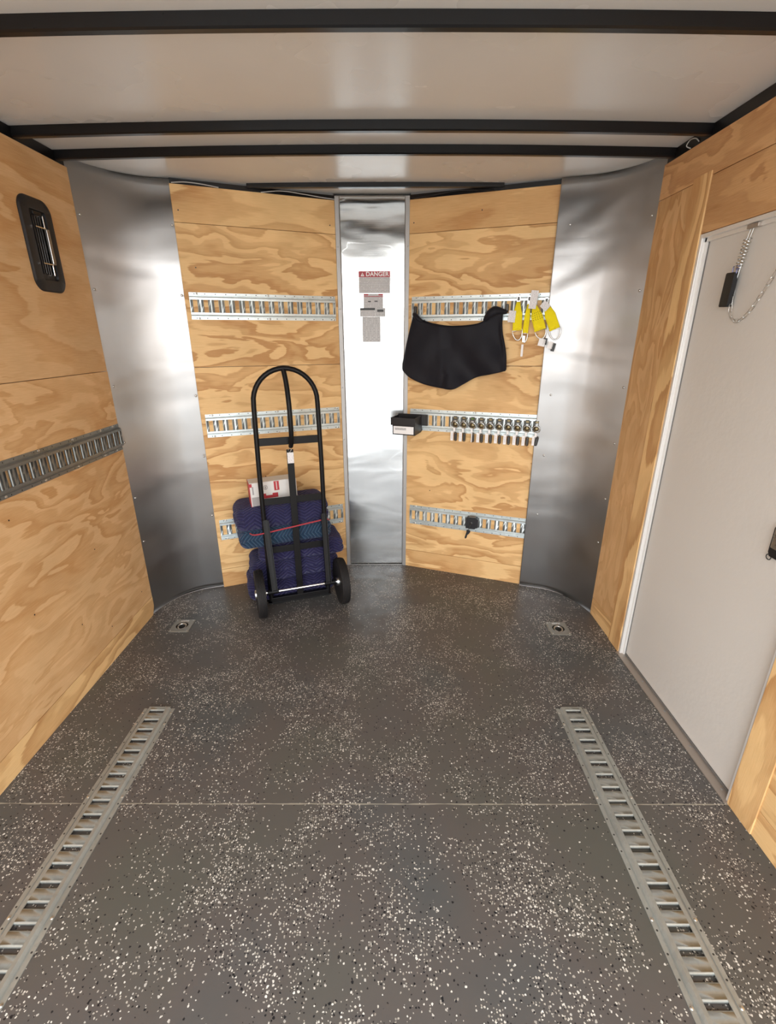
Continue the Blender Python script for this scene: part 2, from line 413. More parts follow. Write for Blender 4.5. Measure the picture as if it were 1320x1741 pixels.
# ------------------------------------------------------------------ measured layout (metres)
XL, XR, CX = -1.321, 1.122, -0.0995
ZT = 2.108          # top of the side plywood
YC = 2.310          # front end of the side walls
A1 = Vector((-1.0272, 2.6022)); A2 = Vector((-0.2881, 2.9136)); A3 = Vector((0.1046, 2.9040)); A4 = Vector((0.8577, 2.6244))
ANG_L = math.atan2(A2.y - A1.y, A2.x - A1.x); ANG_R = math.atan2(A4.y - A3.y, A4.x - A3.x)
LEN_L = (A2 - A1).length; LEN_R = (A4 - A3).length
def ceil_z(x): return 2.148 + 0.014 * (1 - ((x - CX) / 1.222) ** 2)

# ------------------------------------------------------------------ ground outside, floor
struct(MB().box(-30, 30, -40, 30, -0.62, -0.55).build('ground', 'ground'))

# floor with two rectangular openings for the recessed rope rings
DR = [(-1.115, 2.180), (0.893, 2.155)]   # ring centres
hx, hy = 0.032, 0.030
fb = MB()
xs = sorted({XL - 0.05, XR + 0.02} | {c[0] + s * hx for c in DR for s in (-1, 1)})
ys = sorted({REAR, 3.0} | {c[1] + s * hy for c in DR for s in (-1, 1)})
def in_hole(x, y): return any(abs(x - c[0]) < hx and abs(y - c[1]) < hy for c in DR)
for i in range(len(xs) - 1):
    for j in range(len(ys) - 1):
        if in_hole((xs[i] + xs[i + 1]) / 2, (ys[j] + ys[j + 1]) / 2): continue
        fb.box(xs[i], xs[i + 1], ys[j], ys[j + 1], -0.03, 0)
bmesh.ops.remove_doubles(fb.b, verts=fb.b.verts, dist=1e-5)
struct(fb.build('floor', 'floor'))

# ------------------------------------------------------------------ ceiling
def roof(u, v):
    x = lerp(XL - 0.06, XR + 0.06, u); y = lerp(REAR, 3.05, v); return (x, y, ceil_z(x))
cb = MB().grid(roof, 40, 4)
ext = bmesh.ops.extrude_face_region(cb.b, geom=list(cb.b.faces))
bmesh.ops.translate(cb.b, vec=(0, 0, 0.03), verts=[e for e in ext['geom'] if isinstance(e, bmesh.types.BMVert)])
struct(cb.build('ceiling', 'ceiling', smooth=30))

# roof bows (arched black steel cross members)
def bow(y, label):
    b = MB(); N = 48; y0, y1 = y, y + 0.026; prev = None
    for i in range(N + 1):
        x = lerp(XL - 0.02, XR + 0.02, i / N); zt = ceil_z(x) - 0.0005; zb = zt - 0.032
        prof = [(y0, zt), (y0, zb + 0.004), (y0 + 0.004, zb), (y1 - 0.004, zb), (y1, zb + 0.004), (y1, zt)]
        ring = [b.b.verts.new((x, yy, zz)) for yy, zz in prof]
        if prev:
            for k in range(6): b.b.faces.new([prev[k], ring[k], ring[(k + 1) % 6], prev[(k + 1) % 6]])
        else: b.b.faces.new(ring)
        prev = ring
    b.b.faces.new(prev[::-1])
    o = b.build('roof_bow', 'black_steel', smooth=35)
    return tag(o, label, 'roof beam', 'black arched beams under the roof')
bow(1.424, 'black arched steel roof beam nearest the viewer, widest across the top of the photo')
bow(2.016, 'black arched steel roof beam second from the front, just behind the foremost one')
bow(2.244, 'black arched steel roof beam over the tops of the curved metal corners')

# top rails on the side walls
for nm, x0, x1 in (('trim_1', XL - 0.035, XL - 0.004), ('trim_2', XR + 0.004, XR + 0.035)):
    struct(MB().box(x0, x1, REAR, YC + 0.01, ZT - 0.02, ceil_z(x0) - 0.001).build(nm, 'black_steel'))

# ------------------------------------------------------------------ side walls
wl = struct(MB().box(XL - 0.09, XL - 0.036, REAR, 2.45, -0.03, 2.19).build('wall_left', 'skin'))
def panel(name, mt, parent, x0, x1, y0, y1, z0, z1, bv=0.0015):
    return MB().box(x0, x1, y0, y1, z0, z1, bevel=bv).build(name, mt, parent)
panel('plywood_panel', plywood(3, 'yz', K=5.5, wild=0.85, light=(0.70, 0.435, 0.215)), wl, XL - 0.012, XL, REAR, YC, 1.3075, ZT)
panel('plywood_panel', plywood(11, 'yz', K=7.5, wild=1.35, light=(0.74, 0.46, 0.225)), wl, XL - 0.012, XL, REAR, YC + 0.003, 0.1045, 1.3055)
# bottom strip with its chamfered front corner
sb = MB().prism([(REAR, 0.0), (YC - 0.022, 0.0), (YC + 0.003, 0.045), (YC + 0.003, 0.1025), (REAR, 0.1025)], 0, XL - 0.012, XL)
sb.build('plywood_panel', plywood(5, 'yz'), wl)

wr_ = MB()
DY0, DY1, DZ1 = 1.160, 1.960, 1.795   # door opening
wr_.box(XR + 0.036, XR + 0.09, REAR, DY0 - 0.02, -0.03, 2.19)
wr_.box(XR + 0.036, XR + 0.09, DY1 + 0.02, 2.45, -0.03, 2.19)
wr_.box(XR + 0.036, XR + 0.09, DY0 - 0.02, DY1 + 0.02, DZ1 + 0.01, 2.19)
wrt = struct(wr_.build('wall_right', 'skin'))
RT = 0.012
pv = plywood(21, 'yz', vertical=True, K=6.5, wild=1.5, light=(0.74, 0.45, 0.21))
panel('plywood_panel', pv, wrt, XR, XR + RT, 2.066, YC, 0.1025, 1.979)                       # front pier
panel('plywood_panel', plywood(22, 'yz', K=5), wrt, XR, XR + RT, 2.066, YC, 0.0, 0.1005)
panel('plywood_panel', plywood(29, 'yz', K=9, wild=1.2, light=(0.72, 0.41, 0.185), dark=(0.46, 0.205, 0.07)), wrt, XR, XR + RT, REAR, YC, 1.981, ZT)  # strip under the rail
panel('plywood_panel', plywood(24, 'yz', K=5, light=(0.66, 0.37, 0.16), dark=(0.47, 0.225, 0.08)), wrt, XR, XR + RT, REAR, DY1 - 0.002, DZ1 + 0.004, 1.979)  # header
panel('plywood_panel', plywood(26, 'yz', K=7), wrt, XR, XR + RT, REAR, 1.045, 0.1025, DZ1 + 0.002)
panel('plywood_panel', plywood(27, 'yz', K=6), wrt, XR, XR + RT, REAR, 1.045, 0.0, 0.1005)
panel('door_casing', plywood(23, 'yz', vertical=True, K=8, wild=0.6), wrt, XR - 0.004, XR + RT, DY1, 2.066, 0.0, 1.995)
panel('door_casing', plywood(28, 'yz', vertical=True, K=6, wild=0.9), wrt, XR - 0.004, XR + RT, 1.045, 1.152, 0.0, DZ1)

# door (closed) set back in the right wall, its jamb, seal and sill
dr = struct(MB().box(XR + 0.024, XR + 0.070, DY0 + 0.004, DY1 - 0.024, 0.012, DZ1 - 0.02, bevel=0.002).build('door_1', 'door'))
jb = MB()
jb.box(XR - 0.001, XR + 0.070, DY1 - 0.016, DY1 - 0.001, 0.0, DZ1 + 0.002, bevel=0.0015)
jb.box(XR - 0.001, XR + 0.070, DY0 - 0.008, DY1 - 0.016, DZ1 - 0.012, DZ1 + 0.002, bevel=0.0015)
jb.box(XR - 0.001, XR + 0.070, DY0 - 0.008, DY0 + 0.003, 0.0, DZ1 - 0.012, bevel=0.0015)
struct(jb.build('trim_3', 'jamb'))
sl = MB()
sl.box(XR + 0.012, XR + 0.024, DY1 - 0.026, DY1 - 0.016, 0.004, DZ1 - 0.012)
sl.box(XR + 0.012, XR + 0.024, DY0, DY1 - 0.016, DZ1 - 0.024, DZ1 - 0.012)
sl.build('door_seal', 'jamb', dr)
g2 = MB(); g2.box(XR + 0.020, XR + 0.030, DY1 - 0.0280, DY1 - 0.0255, 0.008, DZ1 - 0.02); g2.box(XR + 0.020, XR + 0.030, DY0, DY1 - 0.026, 0.0035, 0.012)
g2.build('seal_gap', 'jamb_dark', dr)
si = struct(MB().box(XR - 0.014, XR + 0.028, DY0 - 0.012, DY1 - 0.001, 0.0002, 0.0042, bevel=0.001).build('trim_4', 'alu_sill'))
for yy in (1.20, 1.38, 1.56, 1.74, 1.92):
    b = MB(); b.lathe([(0.0045, 0), (0.0045, 0.0012), (0.002, 0.0022)], 12, Matrix.Translation((XR + 0.010, yy, 0.004)) @ Matrix.Rotation(-PI / 2, 4, 'Y')); b.build('screw', 'alu_trim', si, smooth=40)

# ------------------------------------------------------------------ curved corner sheets
prof = [(1.232, 2.270), (1.216, 2.340), (1.185, 2.430), (1.130, 2.512), (1.050, 2.575), (0.965, 2.607), (0.905, 2.626)]
def corner(side, name, seed):
    pts = spline([(CX + side * p[0], p[1], 0) for p in prof], 8)
    n = len(pts); b = MB()
    L = [0]
    for a, c in zip(pts, pts[1:]): L.append(L[-1] + (c - a).length)
    NZ = 70
    def height(i, z):  # slow buckling of the thin sheet
        t = L[i] / L[-1]; e = math.sin(PI * min(max(t, 0), 1)) ** 0.7
        h = 0.0040 * mn.noise(Vector((t * 1.5 + seed, z * 1.7, seed)))
        h += 0.0062 * mn.noise(Vector((t * 0.7, z * 5.0 + t * 1.6 * side, seed + 4))) * min(max((z - 0.9) / 0.7, 0.06), 1)
        h += 0.0016 * mn.noise(Vector((t * 0.9, z * 13.0 + t * 3.5 * side, seed + 9))) * min(max((z - 1.2) / 0.5, 0.0), 1)
        if side > 0: h += -0.0022 * math.exp(-((t - 0.55 + (z - 1.5) * 0.05) / 0.035) ** 2) * math.exp(-((z - 1.45) / 0.28) ** 2)
        return h * (0.25 + 0.75 * e)
    V = []
    for i, p in enumerate(pts):
        tng = (pts[min(i + 1, n - 1)] - pts[max(i - 1, 0)]).normalized(); nr = Vector((-tng.y, tng.x, 0)) * (1 if side < 0 else -1)
        V.append([b.b.verts.new(p - nr * height(i, z) + Vector((0, 0, z))) for z in [2.1475 * k / NZ for k in range(NZ + 1)]])
    for i in range(n - 1):
        for k in range(NZ): b.b.faces.new([V[i][k], V[i + 1][k], V[i + 1][k + 1], V[i][k + 1]])
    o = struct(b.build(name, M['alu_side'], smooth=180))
    sm = o.modifiers.new('thickness', 'SOLIDIFY'); sm.thickness = 0.0015; sm.offset = 0
    # bright bead where the sheet meets the floor
    path = [Vector((p.x, p.y, 0.002)) for p in pts]
    MB().tube([p * 0.997 if False else p for p in path], 0.0022, 6).build('edge_bead', 'alu_trim', o, smooth=60)
    return o
wcl = corner(-1, 'wall_front_left', 1.3)
wcr = corner(1, 'wall_front_right', 6.1)
def stud(parent, x, y, z, ang, r=0.0055):
    """raised screw head facing direction ang (world) """
    m_ = Matrix.Translation((x, y, z)) @ Matrix.Rotation(ang, 4, 'Z')
    MB().lathe([(r, 0), (r, 0.001), (r * 0.6, 0.003), (0.0008, 0.0034)], 12, m_).build('screw', 'steel', parent, smooth=50)
for z in (1.955, 1.665, 1.245, 0.975, 0.685, 0.44):
    stud(wcl, -1.316, 2.330, z - 0.01, math.radians(-20)); stud(wcr, 1.114, 2.335, z - 0.02, math.radians(200))
for z in (1.955, 1.65, 1.16, 0.83, 0.48):
    stud(wcl, -1.034, 2.590, z, math.radians(-65)); stud(wcr, 0.862, 2.607, z, math.radians(245))

# ------------------------------------------------------------------ nose: two plywood walls and the aluminium centre
def nose_wall(name, A, ang, ln, seeds):
    w = bpy.data.objects.new(name, None)
    r = MB().box(0.004, ln - 0.004, 0.013, 0.05, -0.03, 2.18).build(name, 'skin', loc=(A.x, A.y, 0), rot=(0, 0, ang)); bpy.data.objects.remove(w)
    struct(r)
    for (z0, z1), sd in zip(((0.0, 0.119), (0.121, 1.3035), (1.3055, 1.969), (1.971, 2.1275)), seeds):
        kw = dict(K=8 if z1 - z0 > 0.3 else 5, wild=1.25 if z1 - z0 > 0.3 else 0.6)
        MB().box(0.0, ln, 0.0, 0.012, z0, z1, bevel=0.0012).build('plywood_panel', plywood(sd, 'xz', dark=(0.55, 0.272, 0.088), **kw), r)
    MB().box(0.003, ln - 0.003, 0.004, 0.0125, 2.1275, 2.150).build('head_rail', 'black_steel', r)
    return r
wnl = nose_wall('wall_nose_left', A1, ANG_L, LEN_L, (41, 42, 43, 44))
wnr = nose_wall('wall_nose_right', A3, ANG_R, LEN_R, (51, 52, 53, 54))
def nail(parent, m_):
    MB().lathe([(0.0032, -0.0005), (0.0032, 0.0003), (0.0012, 0.0005)], 10, m_).build('nail_head', 'dark_metal', parent, smooth=40)
for sx_n, z_n in ((0.025, 2.021), (0.770, 2.011), (0.314, 0.677), (0.071, 1.778)): nail(wnl, Matrix.Translation((sx_n, 0, z_n)) @ Matrix.Rotation(-PI / 2, 4, 'Z'))
for sx_n, z_n in ((0.026, 2.020), (0.757, 2.007), (0.762, 1.847), (0.385, 2.051), (0.156, 0.548)): nail(wnr, Matrix.Translation((sx_n, 0, z_n)) @ Matrix.Rotation(-PI / 2, 4, 'Z'))
for y_n, z_n in ((1.533, 0.860), (1.935, 0.565), (1.523, 0.488), (1.931, 0.165), (2.224, 0.184), (1.745, 0.298)): nail(wl, Matrix.Translation((XL, y_n, z_n)))
def center_fn(u, v):
    x = lerp(-0.290, 0.106, u); z = lerp(0.0, 2.152, v)
    e = math.sin(PI * u) ** 0.6
    amp = lerp(0.25, 1.0, min(max((z - 0.6) / 1.0, 0), 1))
    h = 0.0035 * mn.noise(Vector((u * 0.9, z * 1.8, 3.3))) + amp * 0.0024 * mn.noise(Vector((u * 0.8, z * 8.5 + 0.5 * math.sin(PI * u), 8.8))) + 0.0014 * mn.noise(Vector((u * 1.7, z * 3.9, 1.1))) + 0.0011 * max(0.0, min(1.0, (z - 1.5) / 0.3)) * mn.noise(Vector((u * 0.6, z * 21.0 + 0.9 * math.sin(PI * u), 5.5)))
    return (x, 2.919 - h * (0.3 + 0.7 * e) * 0.9, z)
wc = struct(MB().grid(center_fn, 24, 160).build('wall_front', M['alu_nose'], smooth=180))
sm = wc.modifiers.new('thickness', 'SOLIDIFY'); sm.thickness = 0.0015; sm.offset = 1
MB().box(-0.283, 0.10, 2.909, 2.914, 0.0, 0.004).build('edge_bead', 'alu_trim', wc)
MB().prism([(-0.2905, 2.909), (-0.2885, 2.9045), (-0.2680, 2.909), (-0.2630, 2.9165), (-0.2650, 2.9185), (-0.2905, 2.915)], 2, 0.0, 2.145).build('trim_5', 'alu_trim')
MB().prism([(0.1080, 2.905), (0.1060, 2.901), (0.0850, 2.9055), (0.0810, 2.9145), (0.0830, 2.917), (0.1080, 2.913)], 2, 0.0, 2.145).build('trim_6', 'alu_trim')
for nm, x in (('trim_5', -0.279), ('trim_6', 0.097)):
    o = struct(bpy.data.objects[nm])
    for z in (1.91, 1.60, 1.17, 0.86, 0.55, 0.25): stud(o, x, 2.907 if x < 0 else 2.903, z, math.radians(-90 if x < 0 else -95), 0.0035)
# unseen outer skin, added so no daylight leaks in at the nose
b = MB(); poly = [(XL - 0.09, 2.30), (XL - 0.04, 2.62), (-1.06, 2.78), (-0.32, 3.05), (0.13, 3.05), (0.90, 2.78), (XR + 0.04, 2.62), (XR + 0.09, 2.30)]
inn = [(x * 0.985 + CX * 0.015, y - 0.012) for x, y in poly]
for i in range(len(poly) - 1):
    b.prism([poly[i], poly[i + 1], inn[i + 1], inn[i]], 2, -0.03, 2.19)
o = struct(b.build('wall_nose_skin', 'skin'))
# flat black bar across the nose under the roof
b = MB().box(-0.700, 0.560, 2.7300, 2.7560, 2.141, 2.164, bevel=0.002)
struct(b.build('trim_7', 'black_steel'))

# ------------------------------------------------------------------ E-track rails
def track_mesh(nslots, dist=0.0508, us=0.0105, LP=0.0030):
    """x along, z across, -y toward the viewer; origin at the middle of the back. x=0 at the centre of slot 0"""
    b = MB(); V = b.b.verts.new; F = b.b.faces.new
    hd = 0.0115 if LP > 0.004 else 0.0072; fh = 0.0022; W = 0.0635
    vs = 0.0300
    x0 = -0.0254; x1 = -0.0254 + nslots * dist
    def strip(pf):   # pf: list of (v,h) across, swept along x
        for s_ in (1, -1):
            A = [(V((x0, -h, s_ * v)), V((x1, -h, s_ * v))) for v, h in pf]
            for p, q in zip(A, A[1:]): F([p[0], q[0], q[1], p[1]])
    strip([(W, 0.0), (W, fh), (0.0510, fh), (0.0490, 0.0004), (0.0465, 0.0004), (0.0420, hd - 0.0012), (0.0405, hd), (vs, hd)])
    for k in range(nslots):
        c = k * dist; a0 = c - dist / 2; a1 = c + dist / 2
        for (p, q) in ((a0, c - us - LP), (c + us + LP, a1)):
            F([V((p, -hd, -vs)), V((q, -hd, -vs)), V((q, -hd, vs)), V((p, -hd, vs))])
        for s_ in (-1, 1):   # rolled lips along the slot's long edges
            pr = [(us + LP, hd), (us + LP * 0.68, hd - LP * 0.07), (us + LP * 0.36, hd - LP * 0.26), (us + LP * 0.13, hd - LP * 0.55), (us, hd - LP * 0.94), (us, 0.0006 if LP < 0.004 else 0.0045)]
            A = [(V((c + s_ * x, -h, -vs)), V((c + s_ * x, -h, vs))) for x, h in pr]
            for p, q in zip(A, A[1:]): F([p[0], q[0], q[1], p[1]])
        for s_ in (-1, 1):   # slot ends
            F([V((c - us - LP, -hd, s_ * vs)), V((c + us + LP, -hd, s_ * vs)), V((c + us + LP, (-0.0006 if LP < 0.004 else -hd + 0.0032), s_ * vs)), V((c - us - LP, (-0.0006 if LP < 0.004 else -hd + 0.0032), s_ * vs))])
    bmesh.ops.remove_doubles(b.b, verts=b.b.verts, dist=1e-5)
    return b
def screw_bm(x, z, r=0.0052):
    m_ = Matrix.Translation((x, -0.002, z)) @ Matrix.Rotation(-PI / 2, 4, 'Z')
    return MB().lathe([(r, 0), (r, 0.0008), (r * 0.55, 0.0026), (0.0006, 0.003)], 12, m_)
def e_track(n, label, group, loc, rot, mt, screws, us=0.0105, LP=0.0030):
    o = track_mesh(n, us=us, LP=LP).build('cargo_track', mt, smooth=35, loc=loc, rot=rot)
    tag(o, label, 'cargo track', group)
    for x, z in screws: screw_bm(x, z).build('screw', 'steel', o, smooth=50)
    return o
WG = 'short slotted tracks on the nose walls'
end_sc = [(0.0254 * k * 2 + 0.0127, s * 0.0575) for k in (0, 7, 14) for s in (-1, 1)]
def on_wall(A, ang, s, off, z):
    """world point at distance s along a nose wall, off metres toward the room"""
    d = Vector((math.cos(ang), math.sin(ang))); n = Vector((d.y, -d.x)); p = A + d * s + n * off
    return (p.x, p.y, z)
e_track(15, 'slotted steel cargo track on left nose wall, topmost of its three', WG, on_wall(A1, ANG_L, 0.047, 0.0002, 1.602), (0, 0, ANG_L), 'track_wall', end_sc)
e_track(15, 'slotted steel cargo track on left nose wall, crossed by the hand truck handle', WG, on_wall(A1, ANG_L, 0.047, 0.0002, 0.995), (0, 0, ANG_L), 'track_wall', end_sc)
e_track(15, 'slotted steel cargo track on left nose wall, mostly hidden behind the blankets', WG, on_wall(A1, ANG_L, 0.047, 0.0002, 0.3775), (0, 0, ANG_L), 'track_wall', end_sc)
S0 = 0.047
e_track(15, 'slotted steel cargo track holding the black cloth and yellow straps', WG, on_wall(A3, ANG_R, S0, 0.0002, 1.598), (0, 0, ANG_R), 'track_wall', end_sc)
e_track(15, 'slotted steel cargo track holding the black bin and ten ring fittings', WG, on_wall(A3, ANG_R, S0, 0.0002, 0.986), (0, 0, ANG_R), 'track_wall', end_sc)
e_track(15, 'slotted steel cargo track with a black lock near its middle', WG, on_wall(A3, ANG_R, S0 + 0.006, 0.0002, 0.3745), (0, 0, ANG_R), 'track_wall', end_sc)
# long side-wall track: local x runs toward the rear
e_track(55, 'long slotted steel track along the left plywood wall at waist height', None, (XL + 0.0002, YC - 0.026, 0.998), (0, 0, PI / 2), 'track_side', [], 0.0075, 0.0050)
lt = bpy.data.objects['cargo_track.006']
# it must run from the nose end rearwards: mirror by turning it
lt.rotation_euler = (0, 0, PI / 2); lt.location.y = YC - 0.026 - 54 * 0.0508
for k in (54, 52, 48, 44, 40, 36):
    for s in (-1, 1): screw_bm(k * 0.0508 - 0.0254, s * 0.0575, 0.006).build('screw', 'steel', lt, smooth=50)
FG = 'slotted tracks screwed to the floor'
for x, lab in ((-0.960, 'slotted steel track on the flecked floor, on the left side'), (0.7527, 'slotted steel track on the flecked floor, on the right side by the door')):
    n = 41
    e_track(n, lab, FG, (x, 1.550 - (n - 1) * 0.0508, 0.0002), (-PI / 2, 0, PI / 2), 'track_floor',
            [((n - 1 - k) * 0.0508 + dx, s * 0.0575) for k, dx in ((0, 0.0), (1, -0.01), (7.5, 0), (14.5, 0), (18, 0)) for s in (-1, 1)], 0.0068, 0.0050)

# ------------------------------------------------------------------ recessed floor rings
def d_ring(c, label):
    root = thing('floor_ring', label, 'tie-down ring', (c[0], c[1], 0.0), (0, 0, 0), 'recessed tie-down rings in the floor')
    b = MB(); N = 40
    def rr(hx_, hy_, r, z, n=10):
        out = []
        for sx2, sy2, a0 in ((1, 1, 0), (-1, 1, 90), (-1, -1, 180), (1, -1, 270)):
            for k in range(n + 1):
                a = math.radians(a0 + 90 * k / n); out.append((sx2 * (hx_ - r) + r * math.cos(a), sy2 * (hy_ - r) + r * math.sin(a), z))
        return out
    loops = [rr(0.052, 0.058, 0.006, 0.0003), rr(0.052, 0.058, 0.006, 0.003), rr(0.050, 0.056, 0.006, 0.0042), rr(0.034, 0.034, 0.031, 0.0046), rr(0.031, 0.031, 0.030, 0.003), rr(0.0295, 0.0285, 0.028, -0.010), rr(0.020, 0.020, 0.019, -0.017), rr(0.004, 0.004, 0.0035, -0.018)]
    R_ = [[b.b.verts.new(p) for p in L] for L in loops]
    k = len(R_[0])
    for A, B in zip(R_[:5], R_[1:5]):
        for i in range(k): b.b.faces.new([A[i], A[(i + 1) % k], B[(i + 1) % k], B[i]])
    b.build('plate', 'ring_plate', root, smooth=40)
    b = MB(); R_ = [[b.b.verts.new(p) for p in L] for L in loops[4:]]
    for A, B in zip(R_, R_[1:]):
        for i in range(k): b.b.faces.new([A[i], A[(i + 1) % k], B[(i + 1) % k], B[i]])
    b.b.faces.new(R_[-1]); b.build('recess_cup', 'cup_dark', root, smooth=40)
    MB().tube([(0.021 * math.cos(t), 0.021 * math.sin(t) - 0.002, -0.001 + 0.004 * math.sin(t)) for t in [2 * PI * i / 28 for i in range(28)]], 0.0042, 8, closed=True).build('ring', 'steel', root, smooth=180)
    MB().box(-0.022, 0.022, 0.037, 0.049, 0.0035, 0.0068, bevel=0.0015).build('hinge_clip', 'steel', root)
    for sx2, sy2 in ((-1, -1), (1, -1), (-1, 1), (1, 1)):
        MB().lathe([(0.004, 0), (0.004, 0.001), (0.001, 0.002)], 10, Matrix.Translation((sx2 * 0.043, sy2 * 0.048, 0.0040)) @ Matrix.Rotation(-PI / 2, 4, 'Y')).build('screw', 'steel', root, smooth=40)
d_ring(DR[0], 'recessed steel tie-down ring in the floor near the left plywood wall')
d_ring(DR[1], 'recessed steel tie-down ring in the floor toward the right side door')

# ------------------------------------------------------------------ side vent on the left wall  (local: -y to room via rotation)
def rrect(hx_, hz_, r, n=8):
    out = []
    for sx2, sz2, a0 in ((1, 1, 0), (-1, 1, 90), (-1, -1, 180), (1, -1, 270)):
        for k in range(n + 1):
            a = math.radians(a0 + 90 * k / n); out.append((sx2 * (hx_ - r) + r * math.cos(a), sz2 * (hz_ - r) + r * math.sin(a)))
    return out
vt = thing('wall_vent', 'black rounded vent with shiny slide on the left plywood wall', 'vent', (XL, 2.040, 1.780), (0, 0, PI / 2))
b = MB(); loops = [(rrect(0.088, 0.160, 0.045), 0.0003), (rrect(0.088, 0.160, 0.045), 0.004), (rrect(0.083, 0.155, 0.043), 0.009), (rrect(0.047, 0.122, 0.012), 0.012), (rrect(0.044, 0.118, 0.010), 0.0105), (rrect(0.042, 0.116, 0.008), 0.0016)]
R_ = [[b.b.verts.new((x, -h, z)) for x, z in L] for L, h in loops]
k = len(R_[0])
for A, B in zip(R_, R_[1:]):
    for i in range(k): b.b.faces.new([A[i], A[(i + 1) % k], B[(i + 1) % k], B[i]])
b.b.faces.new(R_[-1]); b.build('bezel', 'black_plastic', vt, smooth=35)
for i, x in enumerate((-0.030, -0.017, -0.004, 0.009)):
    MB().box(x, x + 0.0035, -0.0085, -0.0015, -0.098, 0.098, bevel=0.001).build('louvre', 'louvre_dark', vt)
MB().box(0.0215, 0.0265, -0.0125, -0.0015, -0.100, 0.104, bevel=0.0012).build('bright_rod', 'chrome', vt)
sld = MB(); sld.box(0.016, 0.034, -0.021, -0.0125, -0.062, 0.060, bevel=0.0015); s1 = sld.build('slide', 'lens', vt)
MB().box(-0.036, 0.020, -0.0185, -0.0150, 0.0585, 0.0615).build('slide_edge', 'chrome', vt)
MB().box(-0.036, 0.020, -0.0185, -0.0150, -0.0635, -0.0605).build('slide_edge', 'chrome', vt)
MB().box(0.0155, 0.0185, -0.0215, -0.0195, -0.058, 0.056, bevel=0.0008).build('slide_rib', 'chrome', vt)
MB().box(-0.030, 0.012, -0.0145, -0.0095, 0.101, 0.112, bevel=0.0015).build('top_catch', 'black_steel', vt)

# ------------------------------------------------------------------ hand truck
TR = Vector((-0.494, 2.3615, 0)); TA = math.radians(19.433)
ht = thing('hand_truck', 'black steel hand truck with looped handle, standing before the blanket stack', 'hand truck', TR, (0, 0, TA))
FY = 0.090
hoop = [(-0.165, FY, 0.030), (-0.165, FY, 0.4), (-0.165, FY, 0.8), (-0.160, FY, 1.13)]
for i in range(1, 20):
    a = PI - PI * i / 20; hoop.append((0.160 * math.cos(a), FY, 1.145 + 0.165 * math.sin(a)))
hoop += [(0.160, FY, 1.13), (0.165, FY, 0.8), (0.165, FY, 0.4), (0.165, FY, 0.030)]
MB().tube(hoop, 0.0125, 14).build('frame_tube', 'truck_black', ht, smooth=50)
hp = spline([(-0.002, FY - 0.004, 1.303), (0.004, FY - 0.028, 1.235), (0.006, FY - 0.055, 1.14), (0.007, FY - 0.058, 1.03), (0.007, FY - 0.040, 0.955), (0.005, FY - 0.016, 0.922)], 6)
MB().tube(hp, 0.0125, 12).build('handle', 'truck_black', ht, smooth=50)
for z, hh, nm in ((0.950, 0.020, 'crossbar'), (0.628, 0.019, 'crossbar'), (0.345, 0.019, 'crossbar')):
    MB().box(-0.160, 0.160, FY - 0.004, FY + 0.002, z - hh, z + hh, bevel=0.0015).build(nm, 'truck_black', ht)
MB().box(-0.018, 0.018, FY - 0.009, FY - 0.004, 0.035, 0.905, bevel=0.0015).build('centre_strap', 'truck_black', ht)
MB().box(-0.165, 0.165, FY - 0.012, FY + 0.012, 0.018, 0.050, bevel=0.002).build('lower_crossbar', 'truck_black', ht)
MB().box(-0.185, 0.185, FY + 0.004, 0.300, 0.003, 0.010, bevel=0.002).build('toe_plate', 'truck_black', ht)
AZ = 0.135
for s in (-1, 1):
    b = MB(); p0 = Vector((s * 0.158, FY - 0.012, 0.530)); p1 = Vector((s * 0.150, -0.006, AZ + 0.005))
    d = (p1 - p0).normalized(); side = Vector((1, 0, 0)); nn = d.cross(side).normalized()
    hw = 0.0155
    for (a, bb, t0, t1) in ((-hw, hw, -0.002, 0.002), (-hw, -hw + 0.004, 0.002, 0.020), (hw - 0.004, hw, 0.002, 0.020)):
        vs = [b.b.verts.new(p + side * u + nn * t) for p in (p0, p1) for u in (a, bb) for t in (t0, t1)]
        for f in [(0, 1, 3, 2), (4, 6, 7, 5), (0, 4, 5, 1), (2, 3, 7, 6), (0, 2, 6, 4), (1, 5, 7, 3)]: b.b.faces.new([vs[i] for i in f])
    b.build('wheel_bracket', 'truck_black', ht)
    MB().tube([(s * 0.150, FY, 0.075), (s * 0.150, 0.0, AZ)], 0.007, 8).build('brace', 'truck_black', ht, smooth=50)
MB().tube([(-0.215, 0, AZ), (0.215, 0, AZ)], 0.0075, 14).build('axle', 'chrome', ht, smooth=50)
for s in (-1, 1):
    MB().tube([(s * 0.128, 0, AZ), (s * 0.190, 0, AZ)], 0.0125, 12).build('axle_sleeve', 'truck_black', ht, smooth=50)
    R0 = 0.1345; w = 0.024
    pr = [(0.082, -w * 0.7), (0.098, -w * 0.95), (0.118, -w), (0.127, -w * 0.92)]
    for i in range(9):     # ribbed tread
        a = lerp(-w * 0.86, w * 0.86, i / 8); r = R0 - 0.006 * (abs(a) / w) ** 2
        if i: pr.append((r - 0.003, a - 0.0020)); pr.append((r - 0.003, a - 0.0012))
        pr.append((r, a - 0.0004)); pr.append((r, a + 0.0012))
    pr += [(0.127, w * 0.94), (0.118, w), (0.098, w * 0.95), (0.082, w * 0.7)]
    wh = MB().lathe(pr, 56, Matrix.Translation((s * 0.227, 0, AZ))).build('wheel', 'rubber', ht, smooth=35)
    hub = MB().lathe([(0.020, -0.030), (0.024, -0.029), (0.026, -0.016), (0.060, -0.010), (0.074, -0.014), (0.086, -0.018), (0.086, 0.018), (0.074, 0.014), (0.060, 0.010), (0.026, 0.016), (0.024, 0.029), (0.020, 0.030)], 40, Matrix.Translation((s * 0.227, 0, AZ))).build('hub', 'steel', wh, smooth=35)
